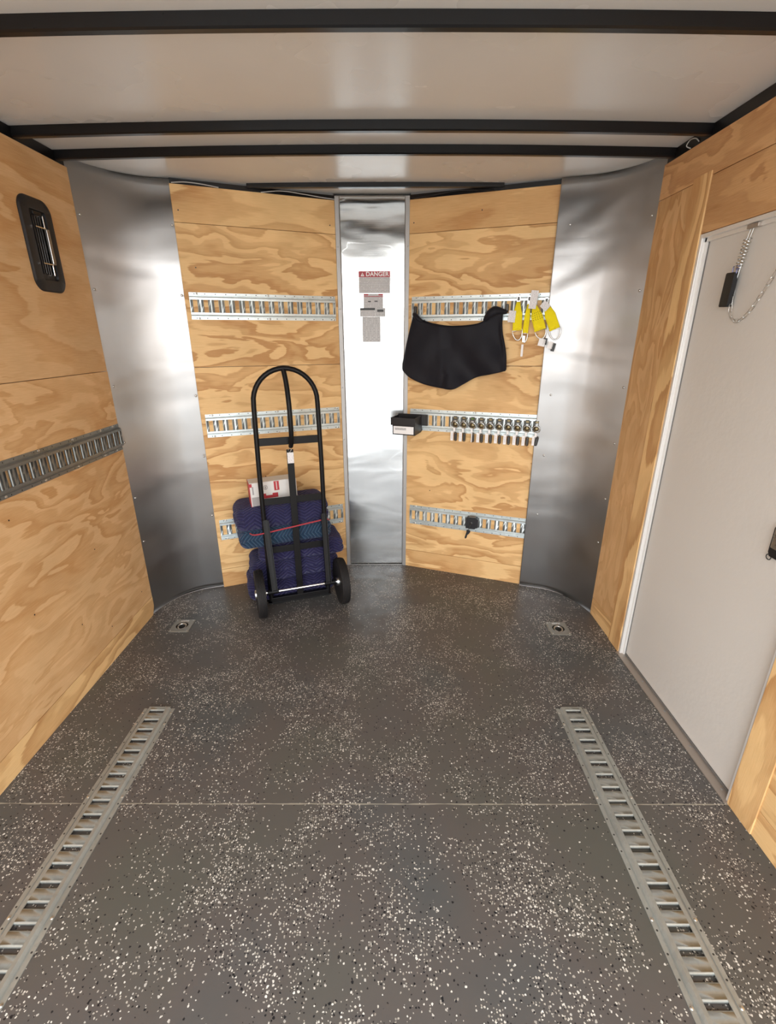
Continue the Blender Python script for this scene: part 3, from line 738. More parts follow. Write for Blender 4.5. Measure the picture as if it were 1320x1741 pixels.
# hanging tag with wire
MB().tube([(0.0, FY - 0.022, 0.915), (-0.012, FY - 0.026, 0.905), (-0.006, FY - 0.024, 0.890), (0.006, FY - 0.022, 0.905), (0.0, FY - 0.020, 0.915)], 0.0016, 6).build('tag_wire', 'steel', ht, smooth=60)
MB().box(-0.0165, 0.0165, FY - 0.0165, FY - 0.0155, 0.832, 0.890, bevel=0.0003).build('hang_tag', 'label_white', ht)

# ------------------------------------------------------------------ moving blankets stacked on the toe plate
def blanket(name, label, mt, cx, cy, cz, hx_, hy_, hz_, rz, seed, folds=(0.0,), front=False, tilt=0.0, trim=True, sag=0.0):
    b = MB(); NX, NY, NZ = 46, 26, 18
    r = hz_ * 0.82
    def sh(p):
        q = Vector((max(-hx_ + r, min(hx_ - r, p.x)), max(-hy_ + r, min(hy_ - r, p.y)), max(-hz_ + r, min(hz_ - r, p.z))))
        d = p - q
        if d.length > 1e-6: p2 = q + d.normalized() * r
        else: p2 = p
        # fold creases between the layers, on all open sides
        nrm = Vector((p2.x / hx_, p2.y / hy_, 0))
        side_w = max(0.0, max(abs(nrm.x), abs(nrm.y) if (front or p2.y > 0) else 0) - 0.80) / 0.20
        for fz in folds:
            g_ = math.exp(-((p2.z - fz * hz_) / (hz_ * 0.13)) ** 2) * min(side_w, 1)
            p2.x -= math.copysign(1, p2.x) * 0.016 * g_ * min(1, max(0, abs(nrm.x) - 0.6) / 0.3); p2.y -= math.copysign(1, p2.y) * 0.014 * g_ * (1 if abs(nrm.y) > 0.85 else 0)
        n1 = mn.noise(Vector((p2.x * 7 + seed, p2.y * 7, p2.z * 9))) ; n2 = mn.noise(Vector((p2.x * 18, p2.y * 18 + seed, p2.z * 22)))
        dd = d.normalized() if d.length > 1e-6 else Vector((0, 0, math.copysign(1, p2.z)))
        vert_w = 0.35 if abs(dd.z) > 0.7 else 1.0
        p2 = p2 + dd * (0.013 * n1 + 0.005 * n2) * vert_w
        p2.z += tilt * p2.x - sag * (p2.x / hx_) ** 2 * (1 if p2.z < 0 else 0.6)
        return p2
    idx = {}
    def vert(i, j, k_):
        key = (i, j, k_)
        if key not in idx: idx[key] = b.b.verts.new(sh(Vector((lerp(-hx_, hx_, i / NX), lerp(-hy_, hy_, j / NY), lerp(-hz_, hz_, k_ / NZ)))))
        return idx[key]
    for i in range(NX):
        for j in range(NY):
            for k_ in (0, NZ): b.b.faces.new([vert(i, j, k_), vert(i + 1, j, k_), vert(i + 1, j + 1, k_), vert(i, j + 1, k_)])
    for i in range(NX):
        for k_ in range(NZ):
            for j in (0, NY): b.b.faces.new([vert(i, j, k_), vert(i + 1, j, k_), vert(i + 1, j, k_ + 1), vert(i, j, k_ + 1)])
    for j in range(NY):
        for k_ in range(NZ):
            for i in (0, NX): b.b.faces.new([vert(i, j, k_), vert(i, j + 1, k_), vert(i, j + 1, k_ + 1), vert(i, j, k_ + 1)])
    d_ = Vector((math.cos(TA), math.sin(TA), 0)); n_ = Vector((-d_.y, d_.x, 0))
    loc = TR + d_ * cx + n_ * cy + Vector((0, 0, cz))
    o = b.build(name, mt, smooth=180, loc=loc, rot=(0, 0, TA + math.radians(rz)))
    return tag(o, label, 'moving blanket', 'folded moving blankets on the hand truck')
BY = 0.245
blanket('moving_blanket', 'navy quilted moving blanket at the bottom of the stack, on the toe plate', 'navy2', -0.030, BY + 0.01, 0.076, 0.255, 0.135, 0.066, 2, 11.0, (0.0,), True)
blanket('moving_blanket', 'navy quilted moving blanket second from the bottom, crease facing the wheels', 'navy', -0.010, BY, 0.198, 0.250, 0.135, 0.060, 0, 23.0, (0.05,), True)
blanket('moving_blanket', 'navy quilted moving blanket under the blue-green one, bulging at right', 'navy2', 0.040, BY, 0.304, 0.245, 0.135, 0.050, -1, 37.0, (0.0,), False)
blanket('moving_blanket', 'blue-green quilted moving blanket in the middle of the stack', 'teal', -0.045, BY + 0.008, 0.405, 0.258, 0.132, 0.056, 1, 41.0, (-0.1,), False, 0.02)
blanket('moving_blanket', 'thick navy quilted moving blanket on top of the stack', 'navy', -0.055, BY + 0.012, 0.520, 0.262, 0.136, 0.070, 1, 55.0, (0.0,), False, 0.03)

# red bungee cord
pts = [(-0.250, 0.16, 0.440), (-0.225, 0.096, 0.446), (-0.165, 0.0755, 0.457), (-0.08, 0.0725, 0.468), (0.02, 0.0715, 0.480), (0.10, 0.0725, 0.489), (0.150, 0.0745, 0.494), (0.178, 0.082, 0.492), (0.190, 0.100, 0.480), (0.200, 0.125, 0.470)]
bc = MB().tube(spline(pts, 6), 0.0042, 8).build('bungee_cord', 'red_cord', smooth=60, loc=TR, rot=(0, 0, TA))
tag(bc, 'red elastic cord stretched around the blankets and hand truck frame', 'cord')

# carton on top of the blankets
d_ = Vector((math.cos(TA), math.sin(TA), 0)); n_ = Vector((-d_.y, d_.x, 0))
cl_ = TR + d_ * (-0.100) + n_ * 0.215 + Vector((0, 0, 0.578))
ct = thing('carton', 'white and red printed carton on top of the folded blankets', 'box', cl_, (0, math.radians(-1.5), TA + math.radians(2)))
MB().box(-0.120, 0.136, -0.045, 0.055, 0.0, 0.140, bevel=0.004).build('box_body', 'carton_white', ct)
b = MB(); b.box(-0.1208, -0.117, -0.0462, 0.0562, 0.002, 0.139); b.box(-0.118, -0.105, -0.0458, -0.0448, 0.118, 0.137)
b.build('red_side', 'carton_red', ct)
b = MB(); b.box(0.012, 0.040, -0.0458, -0.0448, 0.085, 0.137); b.box(-0.062, 0.030, -0.0458, -0.0448, 0.046, 0.062); b.box(-0.062, -0.035, -0.0458, -0.0448, 0.062, 0.074); b.box(0.000, 0.030, -0.0458, -0.0448, 0.062, 0.072)
b.build('red_print', 'carton_red', ct)
MB().box(0.024, 0.028, -0.0462, -0.0452, 0.090, 0.134).build('white_stripe', 'carton_white', ct)
b = MB(); b.box(-0.112, -0.062, -0.0458, -0.0448, 0.006, 0.060); b.box(-0.106, -0.098, -0.0458, -0.0448, 0.075, 0.120)
b.build('grey_print', 'carton_grey', ct)
MB().tube([(-0.034 + 0.010 * math.cos(t), -0.0452, 0.108 + 0.012 * math.sin(t)) for t in [2 * PI * i / 24 for i in range(24)]], 0.0015, 6, closed=True).build('round_emblem', 'carton_grey', ct, smooth=60)
MB().box(-0.038, -0.030, -0.0458, -0.0448, 0.101, 0.115).build('emblem_centre', 'carton_grey', ct)

# ------------------------------------------------------------------ warning stickers on the centre panel
YS = 2.9140
def sticker(name, label, x0, x1, z0, z1, mt, rot=0.0):
    root = thing(name, label, 'sticker', ((x0 + x1) / 2, YS, (z0 + z1) / 2), (0, rot, 0), 'stickers on the aluminium nose panel')
    w, h = (x1 - x0) / 2, (z1 - z0) / 2
    MB().box(-w, w, -0.0012, 0.002, -h, h).build('sheet', mt, root)
    return root, w, h
s1, w, h = sticker('warning_sign', 'danger sticker with red header, topmost on the aluminium nose panel', -0.171, 0.003, 1.683, 1.793, 'label_text')
MB().box(-w, w, -0.0018, -0.0011, h - 0.030, h).build('red_header', 'sign_red', s1)
def text_obj(s, size, loc, mt, parent, name, bold=0.0, width=0.126, height=0.0225):
    cu = bpy.data.curves.new(name, 'FONT'); cu.body = s; cu.size = size; cu.align_x = 'CENTER'; cu.align_y = 'CENTER'; cu.extrude = 0.0003; cu.offset = bold; cu.space_character = 1.03
    t = bpy.data.objects.new(name, cu); col.objects.link(t)
    bpy.context.view_layer.update(); dg = bpy.context.evaluated_depsgraph_get()
    me = bpy.data.meshes.new_from_object(t.evaluated_get(dg)); bpy.data.objects.remove(t)
    o = bpy.data.objects.new(name, me); me.materials.clear(); me.materials.append(M[mt]); col.objects.link(o)
    o.parent = parent; o.scale = (width / (max(v.co.x for v in me.vertices) - min(v.co.x for v in me.vertices)), height / (max(v.co.y for v in me.vertices) - min(v.co.y for v in me.vertices)), 1); o.location = loc; o.rotation_euler = (PI / 2, 0, 0); return o
text_obj('DANGER', 0.031, (0.016, -0.0022, h - 0.0155), 'sign_white', s1, 'danger_lettering', 0.0007)
MB().prism([(-0.076, h - 0.0255), (-0.056, h - 0.0255), (-0.066, h - 0.007)], 1, -0.0024, -0.0017).build('warning_triangle', 'sign_white', s1)
MB().box(-0.0672, -0.0648, -0.0028, -0.0023, h - 0.0225, h - 0.012).build('triangle_mark', 'sign_red', s1)
s2, w, h = sticker('notice_sticker', 'small notice sticker with thin red band, directly below the danger sticker', -0.146, -0.036, 1.606, 1.680, 'label_text')
b = MB(); b.box(-w, -w + 0.026, -0.0018, -0.0011, h - 0.009, h); b.box(w - 0.026, w, -0.0018, -0.0011, h - 0.009, h); b.box(-w, w, -0.0018, -0.0011, h - 0.016, h - 0.0125); b.build('red_band', 'sign_red', s2)
MB().box(-0.030, -0.014, -0.0018, -0.0011, -0.006, 0.000).build('dark_mark', 'ink', s2); MB().box(0.006, 0.024, -0.0018, -0.0011, -0.005, 0.001).build('dark_mark', 'ink', s2)
s3, w, h = sticker('capacity_sticker', 'sticker with black header strip, left half of the third sticker row', -0.168, -0.082, 1.562, 1.606, 'label_text')
MB().box(-w, w, -0.0018, -0.0011, h - 0.011, h).build('black_header', 'ink', s3)
s4, w, h = sticker('tyre_sticker', 'grey sticker with dark lettering patch, right half of the third sticker row', -0.0815, -0.023, 1.562, 1.606, 'label_grey')
b = MB(); b.box(-0.018, 0.018, -0.0018, -0.0011, 0.002, 0.014); b.build('dark_mark', 'ink', s4)
s5, w, h = sticker('long_grey_sticker', 'tall plain grey sticker, lowest of the stickers on the nose panel', -0.155, -0.053, 1.426, 1.561, 'label_grey')

# ------------------------------------------------------------------ parts bin on the right middle track
pb = thing('parts_bin', 'black open parts bin hooked to the right middle track', 'bin', on_wall(A3, ANG_R, 0.0, 0.0, 0.0), (0, 0, ANG_R))
bx0, bx1, bf = -0.050, 0.099, -0.150
b = MB(); t = 0.0035
b.box(bx0, bx1, bf, bf + t, 0.972, 1.015, bevel=0.001); b.box(bx0, bx0 + t, bf + t, -0.014, 0.972, 1.015); b.box(bx1 - t, bx1, bf + t, -0.014, 0.972, 1.015)
b.box(bx0, bx1, -0.0175, -0.0135, 0.920, 1.020)
b.build('upper_rim', 'black_plastic', pb)
b = MB(); b.box(bx0 + 0.010, bx1 - 0.002, bf + 0.004, bf + 0.008, 0.918, 0.975); b.box(bx0 + 0.010, bx0 + 0.014, bf + 0.008, -0.0175, 0.918, 0.975); b.box(bx1 - 0.006, bx1 - 0.002, bf + 0.008, -0.0175, 0.918, 0.975); b.box(bx0 + 0.010, bx1 - 0.002, bf + 0.004, -0.0175, 0.916, 0.920)
b.build('tray', 'black_plastic', pb)
MB().box(bx0 + 0.016, bx1 - 0.010, bf + 0.0028, bf + 0.0038, 0.922, 0.966, bevel=0.0003).build('card_label', M['label_plain'], pb)
MB().box(bx0 + 0.026, bx1 - 0.055, bf + 0.0022, bf + 0.0028, 0.945, 0.957).build('label_print', 'label_grey', pb)
b = MB(); b.box(0.099, 0.135, -0.020, -0.013, 0.955, 1.020); b.box(0.112, 0.126, -0.022, -0.003, 0.965, 1.012); b.build('track_hook', 'dark_metal', pb)

# ------------------------------------------------------------------ ten ring fittings with price cards
ordn = ['leftmost', 'second from left', 'third from left, green-topped,', 'fourth from left', 'fifth from left', 'fifth from right', 'fourth from right', 'third from right', 'second from right', 'rightmost']
def rope_ring():
    r = thing('tie_off_ring', '', 'tie-off ring', group='ring fittings clipped into the right middle track')
    b = MB(); b.box(-0.0105, 0.0105, -0.0165, -0.0120, 0.004, 0.034, bevel=0.001); b.build('clip_body', 'dark_metal', r)
    MB().box(-0.0085, 0.0085, -0.0185, -0.0160, 0.020, 0.031, bevel=0.001).build('spring_latch', 'brass', r)
    MB().box(-0.0075, 0.0075, -0.0190, -0.0160, 0.008, 0.0125, bevel=0.001).build('latch_tongue', 'steel', r)
    b = MB(); b.lathe([(0.0145, 0), (0.0145, 0.003), (0.012, 0.006), (0.0045, 0.008)], 22, Matrix.Translation((0, -0.012, -0.012)) @ Matrix.Rotation(-PI / 2, 4, 'Z')); b.build('base_disc', 'brass', r, smooth=40)
    MB().tube([(0.0195 * math.cos(a), -0.0235 - 0.003 * math.sin(a), -0.014 + 0.0195 * math.sin(a)) for a in [2 * PI * i / 26 for i in range(26)]], 0.0027, 8, closed=True).build('ring', 'steel', r, smooth=180)
    MB().tube([(-0.016, -0.026, -0.020), (-0.022, -0.028, -0.002), (-0.014, -0.026, 0.006)], 0.0016, 6).build('wire_tie', 'dark_metal', r, smooth=60)
    MB().box(-0.006, 0.006, -0.0290, -0.0280, -0.052, -0.030).build('card_neck', 'label_plain', r)
    cd = MB().box(-0.021, -0.004, -0.0290, -0.0280, -0.106, -0.050, bevel=0.0003).build('price_card', 'label_plain', r)
    MB().box(-0.0150, -0.0100, -0.0296, -0.0289, -0.096, -0.062).build('card_print', 'label_white', cd)
    b = MB(); lk = [(x + 0.0085, -0.026, z - 0.082) for x, z in rrect(0.0060, 0.0240, 0.0058, 5)]
    b.tube(lk, 0.0026, 8, closed=True); b.build('hanging_link', 'dark_metal', r, smooth=60)
    MB().box(0.0045, 0.0125, -0.0275, -0.0245, -0.101, -0.064, bevel=0.001).build('link_plate', 'dark_metal', r)
    return r
r0 = rope_ring()
r0['label'] = 'leftmost ring fitting with white price card on the right middle track'
def ring_at(k): return on_wall(A3, ANG_R, S0 + 0.0508 * (5 + k), 0.0, 0.986)
r0.location = ring_at(0); r0.rotation_euler = (0, 0, ANG_R)
for k in range(1, 10):
    lab = '%s ring fitting with white price card on the right middle track' % ordn[k] if k != 2 else 'green-topped ring fitting, third from left on the right middle track'
    c = copy_tree(r0, ring_at(k), (0, 0, ANG_R), lab)
    for ch in list(c.children):
        nm = ch.name.split('.')[0]
        j = random.uniform(-0.05, 0.05)
        if nm in ('price_card', 'card_neck') : ch.location = (random.uniform(-0.001, 0.001), 0, random.uniform(-0.002, 0.002))
        if k == 2 and nm == 'spring_latch':
            ch.data = ch.data.copy(); ch.data.materials[0] = M['green']; ch['label'] = 'green latch'
        if k == 2 and nm == 'price_card': ch.scale = (0.35, 1, 1); ch.location.x = 0.006
        if k == 9 and nm in ('hanging_link', 'link_plate'): ch.rotation_euler = (0, 0.16, 0); ch.location = (0.012, 0, 0.004)
        if k == 9 and nm == 'price_card': ch.scale = (0.8, 1, 0.95)

# ------------------------------------------------------------------ black lock with key on the lower right track
lk = thing('track_lock', 'black square lock with key clipped to the lowest right track', 'lock', on_wall(A3, ANG_R, 0.440, 0.0, 0.380), (0, 0, ANG_R))
poly = [(-0.037, -0.034), (0.018, -0.036), (0.026, -0.028), (0.036, -0.026), (0.037, 0.026), (0.028, 0.034), (0.012, 0.0365), (-0.030, 0.036), (-0.037, 0.030)]
MB().prism(poly, 1, -0.044, -0.0125).build('lock_body', 'black_plastic', lk)
MB().box(-0.018, 0.018, -0.040, -0.016, 0.0365, 0.041, bevel=0.001).build('top_plate', 'jamb_dark', lk)
MB().lathe([(0.009, 0), (0.009, 0.003), (0.006, 0.004)], 16, Matrix.Translation((-0.004, -0.044, 0.0)) @ Matrix.Rotation(-PI / 2, 4, 'Z')).build('key_cylinder', 'dark_metal', lk, smooth=40)
b = MB(); b.tube([(-0.004, -0.048, 0.0), (-0.006, -0.058, -0.006), (-0.014, -0.060, -0.036)], 0.0022, 8); b.build('key', 'dark_metal', lk, smooth=60)
b = MB(); b.prism([(-0.026, -0.040), (-0.006, -0.040), (-0.003, -0.050), (-0.010, -0.062), (-0.020, -0.072), (-0.024, -0.092), (-0.032, -0.098), (-0.036, -0.090), (-0.031, -0.070), (-0.027, -0.056)], 1, -0.062, -0.057); b.build('key_fob', 'black_plastic', lk)

# ------------------------------------------------------------------ black cloth bag hanging from the upper right track
cl = thing('hanging_cloth', 'black cloth cover hanging by two corners from the upper right track', 'cloth', on_wall(A3, ANG_R, 0.0, 0.0, 0.0), (0, 0, ANG_R))
top = spline([(0.045, 1.572, 0), (0.058, 1.556, 0), (0.085, 1.541, 0), (0.156, 1.519, 0), (0.255, 1.506, 0), (0.367, 1.511, 0), (0.425, 1.526, 0), (0.455, 1.548, 0), (0.475, 1.572, 0), (0.530, 1.580, 0)], 6)
bot = spline([(-0.010, 1.272, 0), (0.020, 1.244, 0), (0.060, 1.222, 0), (0.125, 1.198, 0), (0.205, 1.184, 0), (0.292, 1.178, 0), (0.350, 1.207, 0), (0.412, 1.243, 0), (0.490, 1.262, 0), (0.570, 1.281, 0)], 6)
def left_x(v): return lerp(0.045, -0.010, min(1, v * 1.12)) + (-0.004) * math.sin(PI * v) 
def right_x(v): return 0.530 + 0.012 * min(1, v / 0.4) + 0.030 * max(0, (v - 0.4) / 0.6) - 0.006 * math.sin(PI * v * 2)
def cloth_fn(layer):
    def f(u, v):
        i = u * (len(top) - 1); k = min(int(i), len(top) - 2); fr = i - k
        T = top[k].lerp(top[k + 1], fr); B = bot[k].lerp(bot[k + 1], fr)
        z = lerp(T.y, B.y, v)
        xt = lerp(T.x, B.x, v)
        xl, xr = lerp(top[0].x, bot[0].x, v), lerp(top[-1].x, bot[-1].x, v)
        s = (xt - xl) / (xr - xl); x = lerp(left_x(v), right_x(v), s)
        depth = 0.034 + 0.022 * v
        # tension folds from the hanging corners
        fold = 0.020 * math.sin(9.0 * (x + 0.9 * (z - 1.5)) * 2.2 + 1.2) * (0.3 + 0.7 * v) * (1 if x > 0.25 else 0.35)
        fold += 0.008 * math.exp(-((x - 0.20 - 0.02 * v) / 0.012) ** 2) * (1 - v) * 0.6
        fold += 0.007 * mn.noise(Vector((x * 9, z * 9, 2.0 + layer)))
        bulge = 0.018 * math.sin(PI * u) ** 0.5
        d = depth + fold + bulge * (1 if layer else 0.2)
        if u < 0.02 or u > 0.98: d = depth + 0.006
        return (x, -d, z)
    return f
b = MB(); b.grid(cloth_fn(1), 60, 36)
o = b.build('cloth_front', 'cloth', cl, smooth=180); sm = o.modifiers.new('thickness', 'SOLIDIFY'); sm.thickness = 0.0025; sm.offset = 0
b = MB().grid(lambda u, v: (lambda p: (p[0], min(p[1] + 0.026, -0.018), p[2] + 0.004))(cloth_fn(0)(u, v)), 40, 20)
o = b.build('cloth_back', 'cloth', cl, smooth=180); sm = o.modifiers.new('thickness', 'SOLIDIFY'); sm.thickness = 0.002; sm.offset = 0
def knot(pts, rads, name):
    MB().tube(spline(pts, 5), 1.0, 12, rz=[lerp(rads[min(int(i / 5), len(rads) - 1)], rads[min(int(i / 5) + 1, len(rads) - 1)], (i % 5) / 5) for i in range(5 * (len(pts) - 1) + 1)]).build(name, 'cloth', cl, smooth=180)
knot([(0.040, -0.020, 1.572), (0.052, -0.036, 1.566), (0.070, -0.042, 1.548), (0.095, -0.042, 1.532)], [0.008, 0.013, 0.015, 0.008], 'left_knot')
knot([(0.440, -0.046, 1.530), (0.466, -0.050, 1.562), (0.492, -0.048, 1.578), (0.522, -0.042, 1.577), (0.552, -0.034, 1.573)], [0.010, 0.023, 0.026, 0.017, 0.008], 'right_knot')
for x in (0.048, 0.550):
    MB().box(x - 0.006, x + 0.006, -0.030, -0.004, 1.575, 1.612, bevel=0.002).build('hook', 'dark_metal', cl)

# ------------------------------------------------------------------ yellow straps with rings
def strap(name, label, sx0, z0, sx1, z1, wid, off, ring_w, ring_h, ring_dir, card, text=False, fold=None):
    """webbing hangs from a slot at (sx0,z0) to (sx1,z1) on the right upper track"""
    r = thing('yellow_strap', label, 'strap', on_wall(A3, ANG_R, sx0, 0.0, z0), (0, 0, ANG_R), 'yellow ring straps on the upper right track')
    d = Vector((sx1 - sx0, 0, z1 - z0)); L = d.length; d.normalize(); sd = Vector((-d.z, 0, d.x)); sd = sd if sd.x > 0 else -sd
    def f(u, v):
        p = d * (L * v) + sd * ((u - 0.5) * wid * (0.35 + 0.65 * min(1, v * 2.2)))
        p.y = -(off * (0.35 + 0.65 * min(1, v * 2.5)) + 0.003 * math.sin(v * 9) + 0.002 * math.cos(u * 6))
        return p
    o = MB().grid(f, 6, 24).build('webbing', 'yellow', r, smooth=180); sm = o.modifiers.new('thickness', 'SOLIDIFY'); sm.thickness = 0.0045; sm.offset = 0
    if text:
        b = MB()
        for i in range(5):
            for j in range(4):
                a = Vector(f(0.12 + 0.19 * i, 0.30 + 0.085 * j)); c2 = Vector(f(0.12 + 0.19 * i + 0.06, 0.30 + 0.085 * j + 0.05)); a.y -= 0.003; c2.y -= 0.003
                b.tube([a, c2], 0.0011, 5)
        b.build('webbing_stripes', 'yellow_ink', r)
    # steel fitting that plugs into the slot
    MB().box(-0.009, 0.009, -0.0145, -0.004, -0.012, 0.030, bevel=0.001).build('track_fitting', 'steel', r)
    MB().box(-0.006, 0.006, -0.017, -0.014, 0.006, 0.024, bevel=0.001).build('fitting_latch', 'dark_metal', r)
    # D ring through the lower loop
    e = d * L; a0 = Vector((ring_dir[0], 0, ring_dir[1])).normalized(); c0 = Vector((a0.z, 0, -a0.x)); c0 = c0 if c0.x > 0 else -c0
    path = []
    for i in range(19):
        t_ = PI * i / 18; path.append(e + c0 * (-math.cos(t_) * ring_w / 2) + a0 * (math.sin(t_) * ring_h) + Vector((0, -off, 0)))
    MB().tube(path, 0.0030, 8, closed=True).build('d_ring', 'steel', r, smooth=180)
    if fold: MB().tube([f(0.0, 0.985), f(1.0, 0.985)], 0.0042, 8).build('loop_edge', 'yellow', r, smooth=60)
    for (cx_, cz_, w_, h_, rot_, mt_, nm_) in card:
        m_ = Matrix.Translation((cx_ - sx0, 0, cz_ - z0)) @ Matrix.Rotation(rot_, 4, 'Y')
        bb = MB().box(-w_ / 2, w_ / 2, -off - 0.009, -off - 0.0078, -h_ / 2, h_ / 2); bb.xf(m_); bb.build(nm_, mt_, r)
    return r
strap('a', 'yellow strap next to the black cloth, with square white label on its left', 0.603, 1.622, 0.612, 1.485, 0.046, 0.040, 0.050, 0.050, (0.18, -1),
      [(0.580, 1.551, 0.036, 0.056, 0.06, 'label_white', 'sewn_label'), (0.646, 1.385, 0.011, 0.060, 0.0, 'label_plain', 'hang_tag')], fold=True)
strap('b', 'yellow strap seen almost edge-on, behind the label-topped ones', 0.6570, 1.620, 0.652, 1.470, 0.028, 0.024, 0.026, 0.045, (0.0, -1),
      [(0.648, 1.442, 0.012, 0.030, 0.0, 'steel', 'ring_clasp')])
strap('c', 'yellow strap with dark striping and tall white label above it', 0.684, 1.606, 0.727, 1.486, 0.056, 0.046, 0.054, 0.044, (0.30, -1),
      [(0.681, 1.628, 0.036, 0.085, 0.10, 'label_white', 'sewn_label'), (0.742, 1.425, 0.034, 0.036, 0.2, 'label_plain', 'hang_tag'), (0.758, 1.430, 0.018, 0.032, 0.1, 'ink', 'black_tag')], text=True, fold=True)
strap('d', 'rightmost yellow strap, tilted, with white label at its top', 0.742, 1.610, 0.797, 1.490, 0.052, 0.040, 0.056, 0.052, (0.18, -1),
      [(0.740, 1.598, 0.040, 0.036, 0.7, 'label_white', 'sewn_label'), (0.784, 1.412, 0.026, 0.034, 0.2, 'label_plain', 'hang_tag'), (0.800, 1.402, 0.018, 0.040, 0.2, 'ink', 'black_tag')], fold=True)

# ------------------------------------------------------------------ door chain, remote, latch
DXC = XR + 0.0115
CK = 0.9755   # door skin sits a little nearer than first measured
dc = thing('door_chain', 'steel spring and chain hanging from the top of the side door', 'chain', (DXC, 1.735 * CK, H + (1.783 - H) * CK), (0, 0, -PI / 2))
def L_(y, z, off=0.0): return (-(y - 1.735) * CK, off, (z - 1.783) * CK)   # local x runs toward the viewer; local -y faces the room
MB().box(-0.024, 0.026, -0.010, 0.004, -0.006, 0.006, bevel=0.0015).build('bracket', 'alu_sill', dc)
def link(b, p, q, w=0.0055, r=0.0014, flat=True):
    p, q = Vector(p), Vector(q); d = (q - p); L = d.length / 2; d.normalize(); c = (p + q) / 2
    s_ = d.cross(Vector((0, 1, 0))).normalized() if flat else Vector((0, 1, 0))
    b.tube([c + d * x + s_ * y for x, y in [(yy, xx) for xx, yy in rrect(w, L + 0.002, w * 0.95, 5)]], r, 6, closed=True)
b = MB(); link(b, L_(1.745, 1.782), L_(1.757, 1.742), 0.006); b.build('top_link', 'steel', dc, smooth=60)
p, q = Vector(L_(1.754, 1.752)), Vector(L_(1.768, 1.668)); path = []
ax = (q - p).normalized(); e1 = ax.cross(Vector((0, 1, 0))).normalized(); e2 = Vector((0, 1, 0))
for i in range(9 * 14 + 1):
    t_ = i / 126; a = 2 * PI * 9 * t_; path.append(p.lerp(q, t_) + e1 * 0.0130 * math.cos(a) + e2 * (0.0085 * math.sin(a) - 0.002))
MB().tube(path, 0.0019, 6).build('spring', 'steel', dc, smooth=60)
b = MB(); link(b, L_(1.766, 1.680), L_(1.775, 1.622), 0.0065); b.build('pull_wire', 'steel', dc, smooth=60)
chain = spline([L_(1.774, 1.624), L_(1.772, 1.60), L_(1.768, 1.560), L_(1.762, 1.525), L_(1.742, 1.506), L_(1.720, 1.500), L_(1.695, 1.508), L_(1.670, 1.528), L_(1.645, 1.560), L_(1.618, 1.600), L_(1.592, 1.640), L_(1.57, 1.675), L_(1.54, 1.715), L_(1.50, 1.745), L_(1.46, 1.765)], 10)
acc = [0]
for a, c in zip(chain, chain[1:]): acc.append(acc[-1] + (c - a).length)
def at(s_):
    for i in range(len(acc) - 1):
        if acc[i + 1] >= s_: return chain[i].lerp(chain[i + 1], (s_ - acc[i]) / (acc[i + 1] - acc[i] + 1e-9))
    return chain[-1]
pitch = 0.0225; s_ = 0; i = 0
while s_ + pitch < acc[-1]:
    b = MB(); link(b, at(s_), at(s_ + pitch), 0.0050, 0.0010, flat=(i % 2 == 0)); b.build('chain_link', 'steel', dc, smooth=60); s_ += pitch; i += 1
MB().box(*(-(1.46 - 1.735) - 0.010, -(1.46 - 1.735) + 0.010), -0.008, 0.012, 1.765 - 1.783 - 0.004, 1.765 - 1.783 + 0.010).build('door_anchor', 'steel', dc)

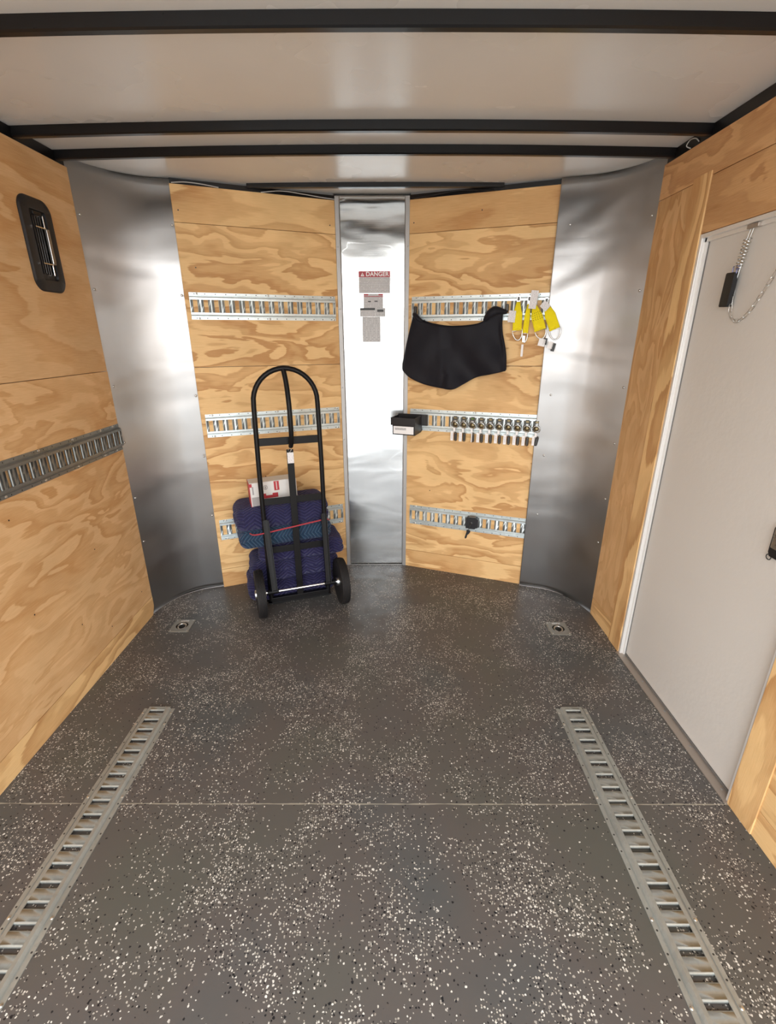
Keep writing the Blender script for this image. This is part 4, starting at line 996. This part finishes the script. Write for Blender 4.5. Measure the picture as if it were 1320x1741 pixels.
rm = thing('remote_fob', 'black rectangular fob hanging by a ring beside the door chain', 'fob', (DXC - 0.004, 1.740, 1.638), (0, math.radians(0), -PI / 2))
b = MB(); m_ = Matrix.Rotation(math.radians(2), 4, 'Y')
b.prism(rrect(0.021, 0.052, 0.006, 4), 1, -0.009, 0.006); b.xf(Matrix.Translation((-0.004, 0, -0.040)) @ m_); b.build('fob_body', 'black_plastic', rm, smooth=35)
MB().tube([(x + 0.008, -0.003, z + 0.018) for x, z in rrect(0.010, 0.012, 0.004, 4)], 0.0017, 6, closed=True).build('ring', 'blue_ring', rm, smooth=60)
MB().box(0.014, 0.022, -0.005, 0.001, 0.018, 0.030).build('clasp', 'blue_ring', rm)

hp_ = MB(); hp_.prism([(y, z) for y, z in [(1.245, 0.838), (1.292, 0.838), (1.299, 0.850), (1.299, 0.925), (1.292, 0.940), (1.245, 0.945)]], 0, XR + 0.010, XR + 0.024)
hn = hp_.build('door_handle', 'black_plastic', dr)
MB().box(XR + 0.006, XR + 0.011, 1.245, 1.292, 0.866, 0.930, bevel=0.0015).build('paddle', 'steel', hn)
MB().tube([(XR + 0.014, 1.296 + 0.009 * math.cos(a), 0.833 + 0.008 * math.sin(a)) for a in [2 * PI * i / 20 for i in range(20)]], 0.0016, 6, closed=True).build('pull_ring', 'dark_metal', hn, smooth=60)

# ------------------------------------------------------------------ wires over the nose walls and by the right rail
def wire(label, pts, mt, r=0.0022):
    tag(MB().tube(spline(pts, 8), r, 6).build('cable', mt, smooth=60), label, 'cable', 'loose cables along the roof edge')
def nl(s, off, z): return on_wall(A1, ANG_L, s, off, z)
def nr(s, off, z): return on_wall(A3, ANG_R, s, off, z)
wire('thin pale cable along the top of the left nose wall, at its outer end', [nl(0.01, 0.003, 2.130), nl(0.07, 0.004, 2.137), nl(0.14, 0.004, 2.136), nl(0.22, 0.004, 2.129)], 'cable_white')
wire('thin pale cable along the top of the left nose wall, by the metal centre', [nl(0.42, 0.003, 2.128), nl(0.52, 0.004, 2.143), nl(0.62, 0.004, 2.140), nl(0.72, 0.004, 2.134), nl(0.80, 0.004, 2.131)], 'cable_white')
wire('thin dark cable along the top of the right nose wall', [nr(0.01, 0.003, 2.131), nr(0.12, 0.004, 2.134), nr(0.24, 0.004, 2.144), nr(0.34, 0.004, 2.140), nr(0.44, 0.004, 2.130)], 'black_plastic', 0.003)
wire('small pale cable loop above the right plywood wall at the roof corner', [(XR + 0.002, 2.14, 2.112), (XR - 0.006, 2.155, 2.124), (XR - 0.007, 2.135, 2.136), (XR - 0.004, 2.105, 2.132), (XR + 0.002, 2.09, 2.118)], 'cable_white', 0.002)
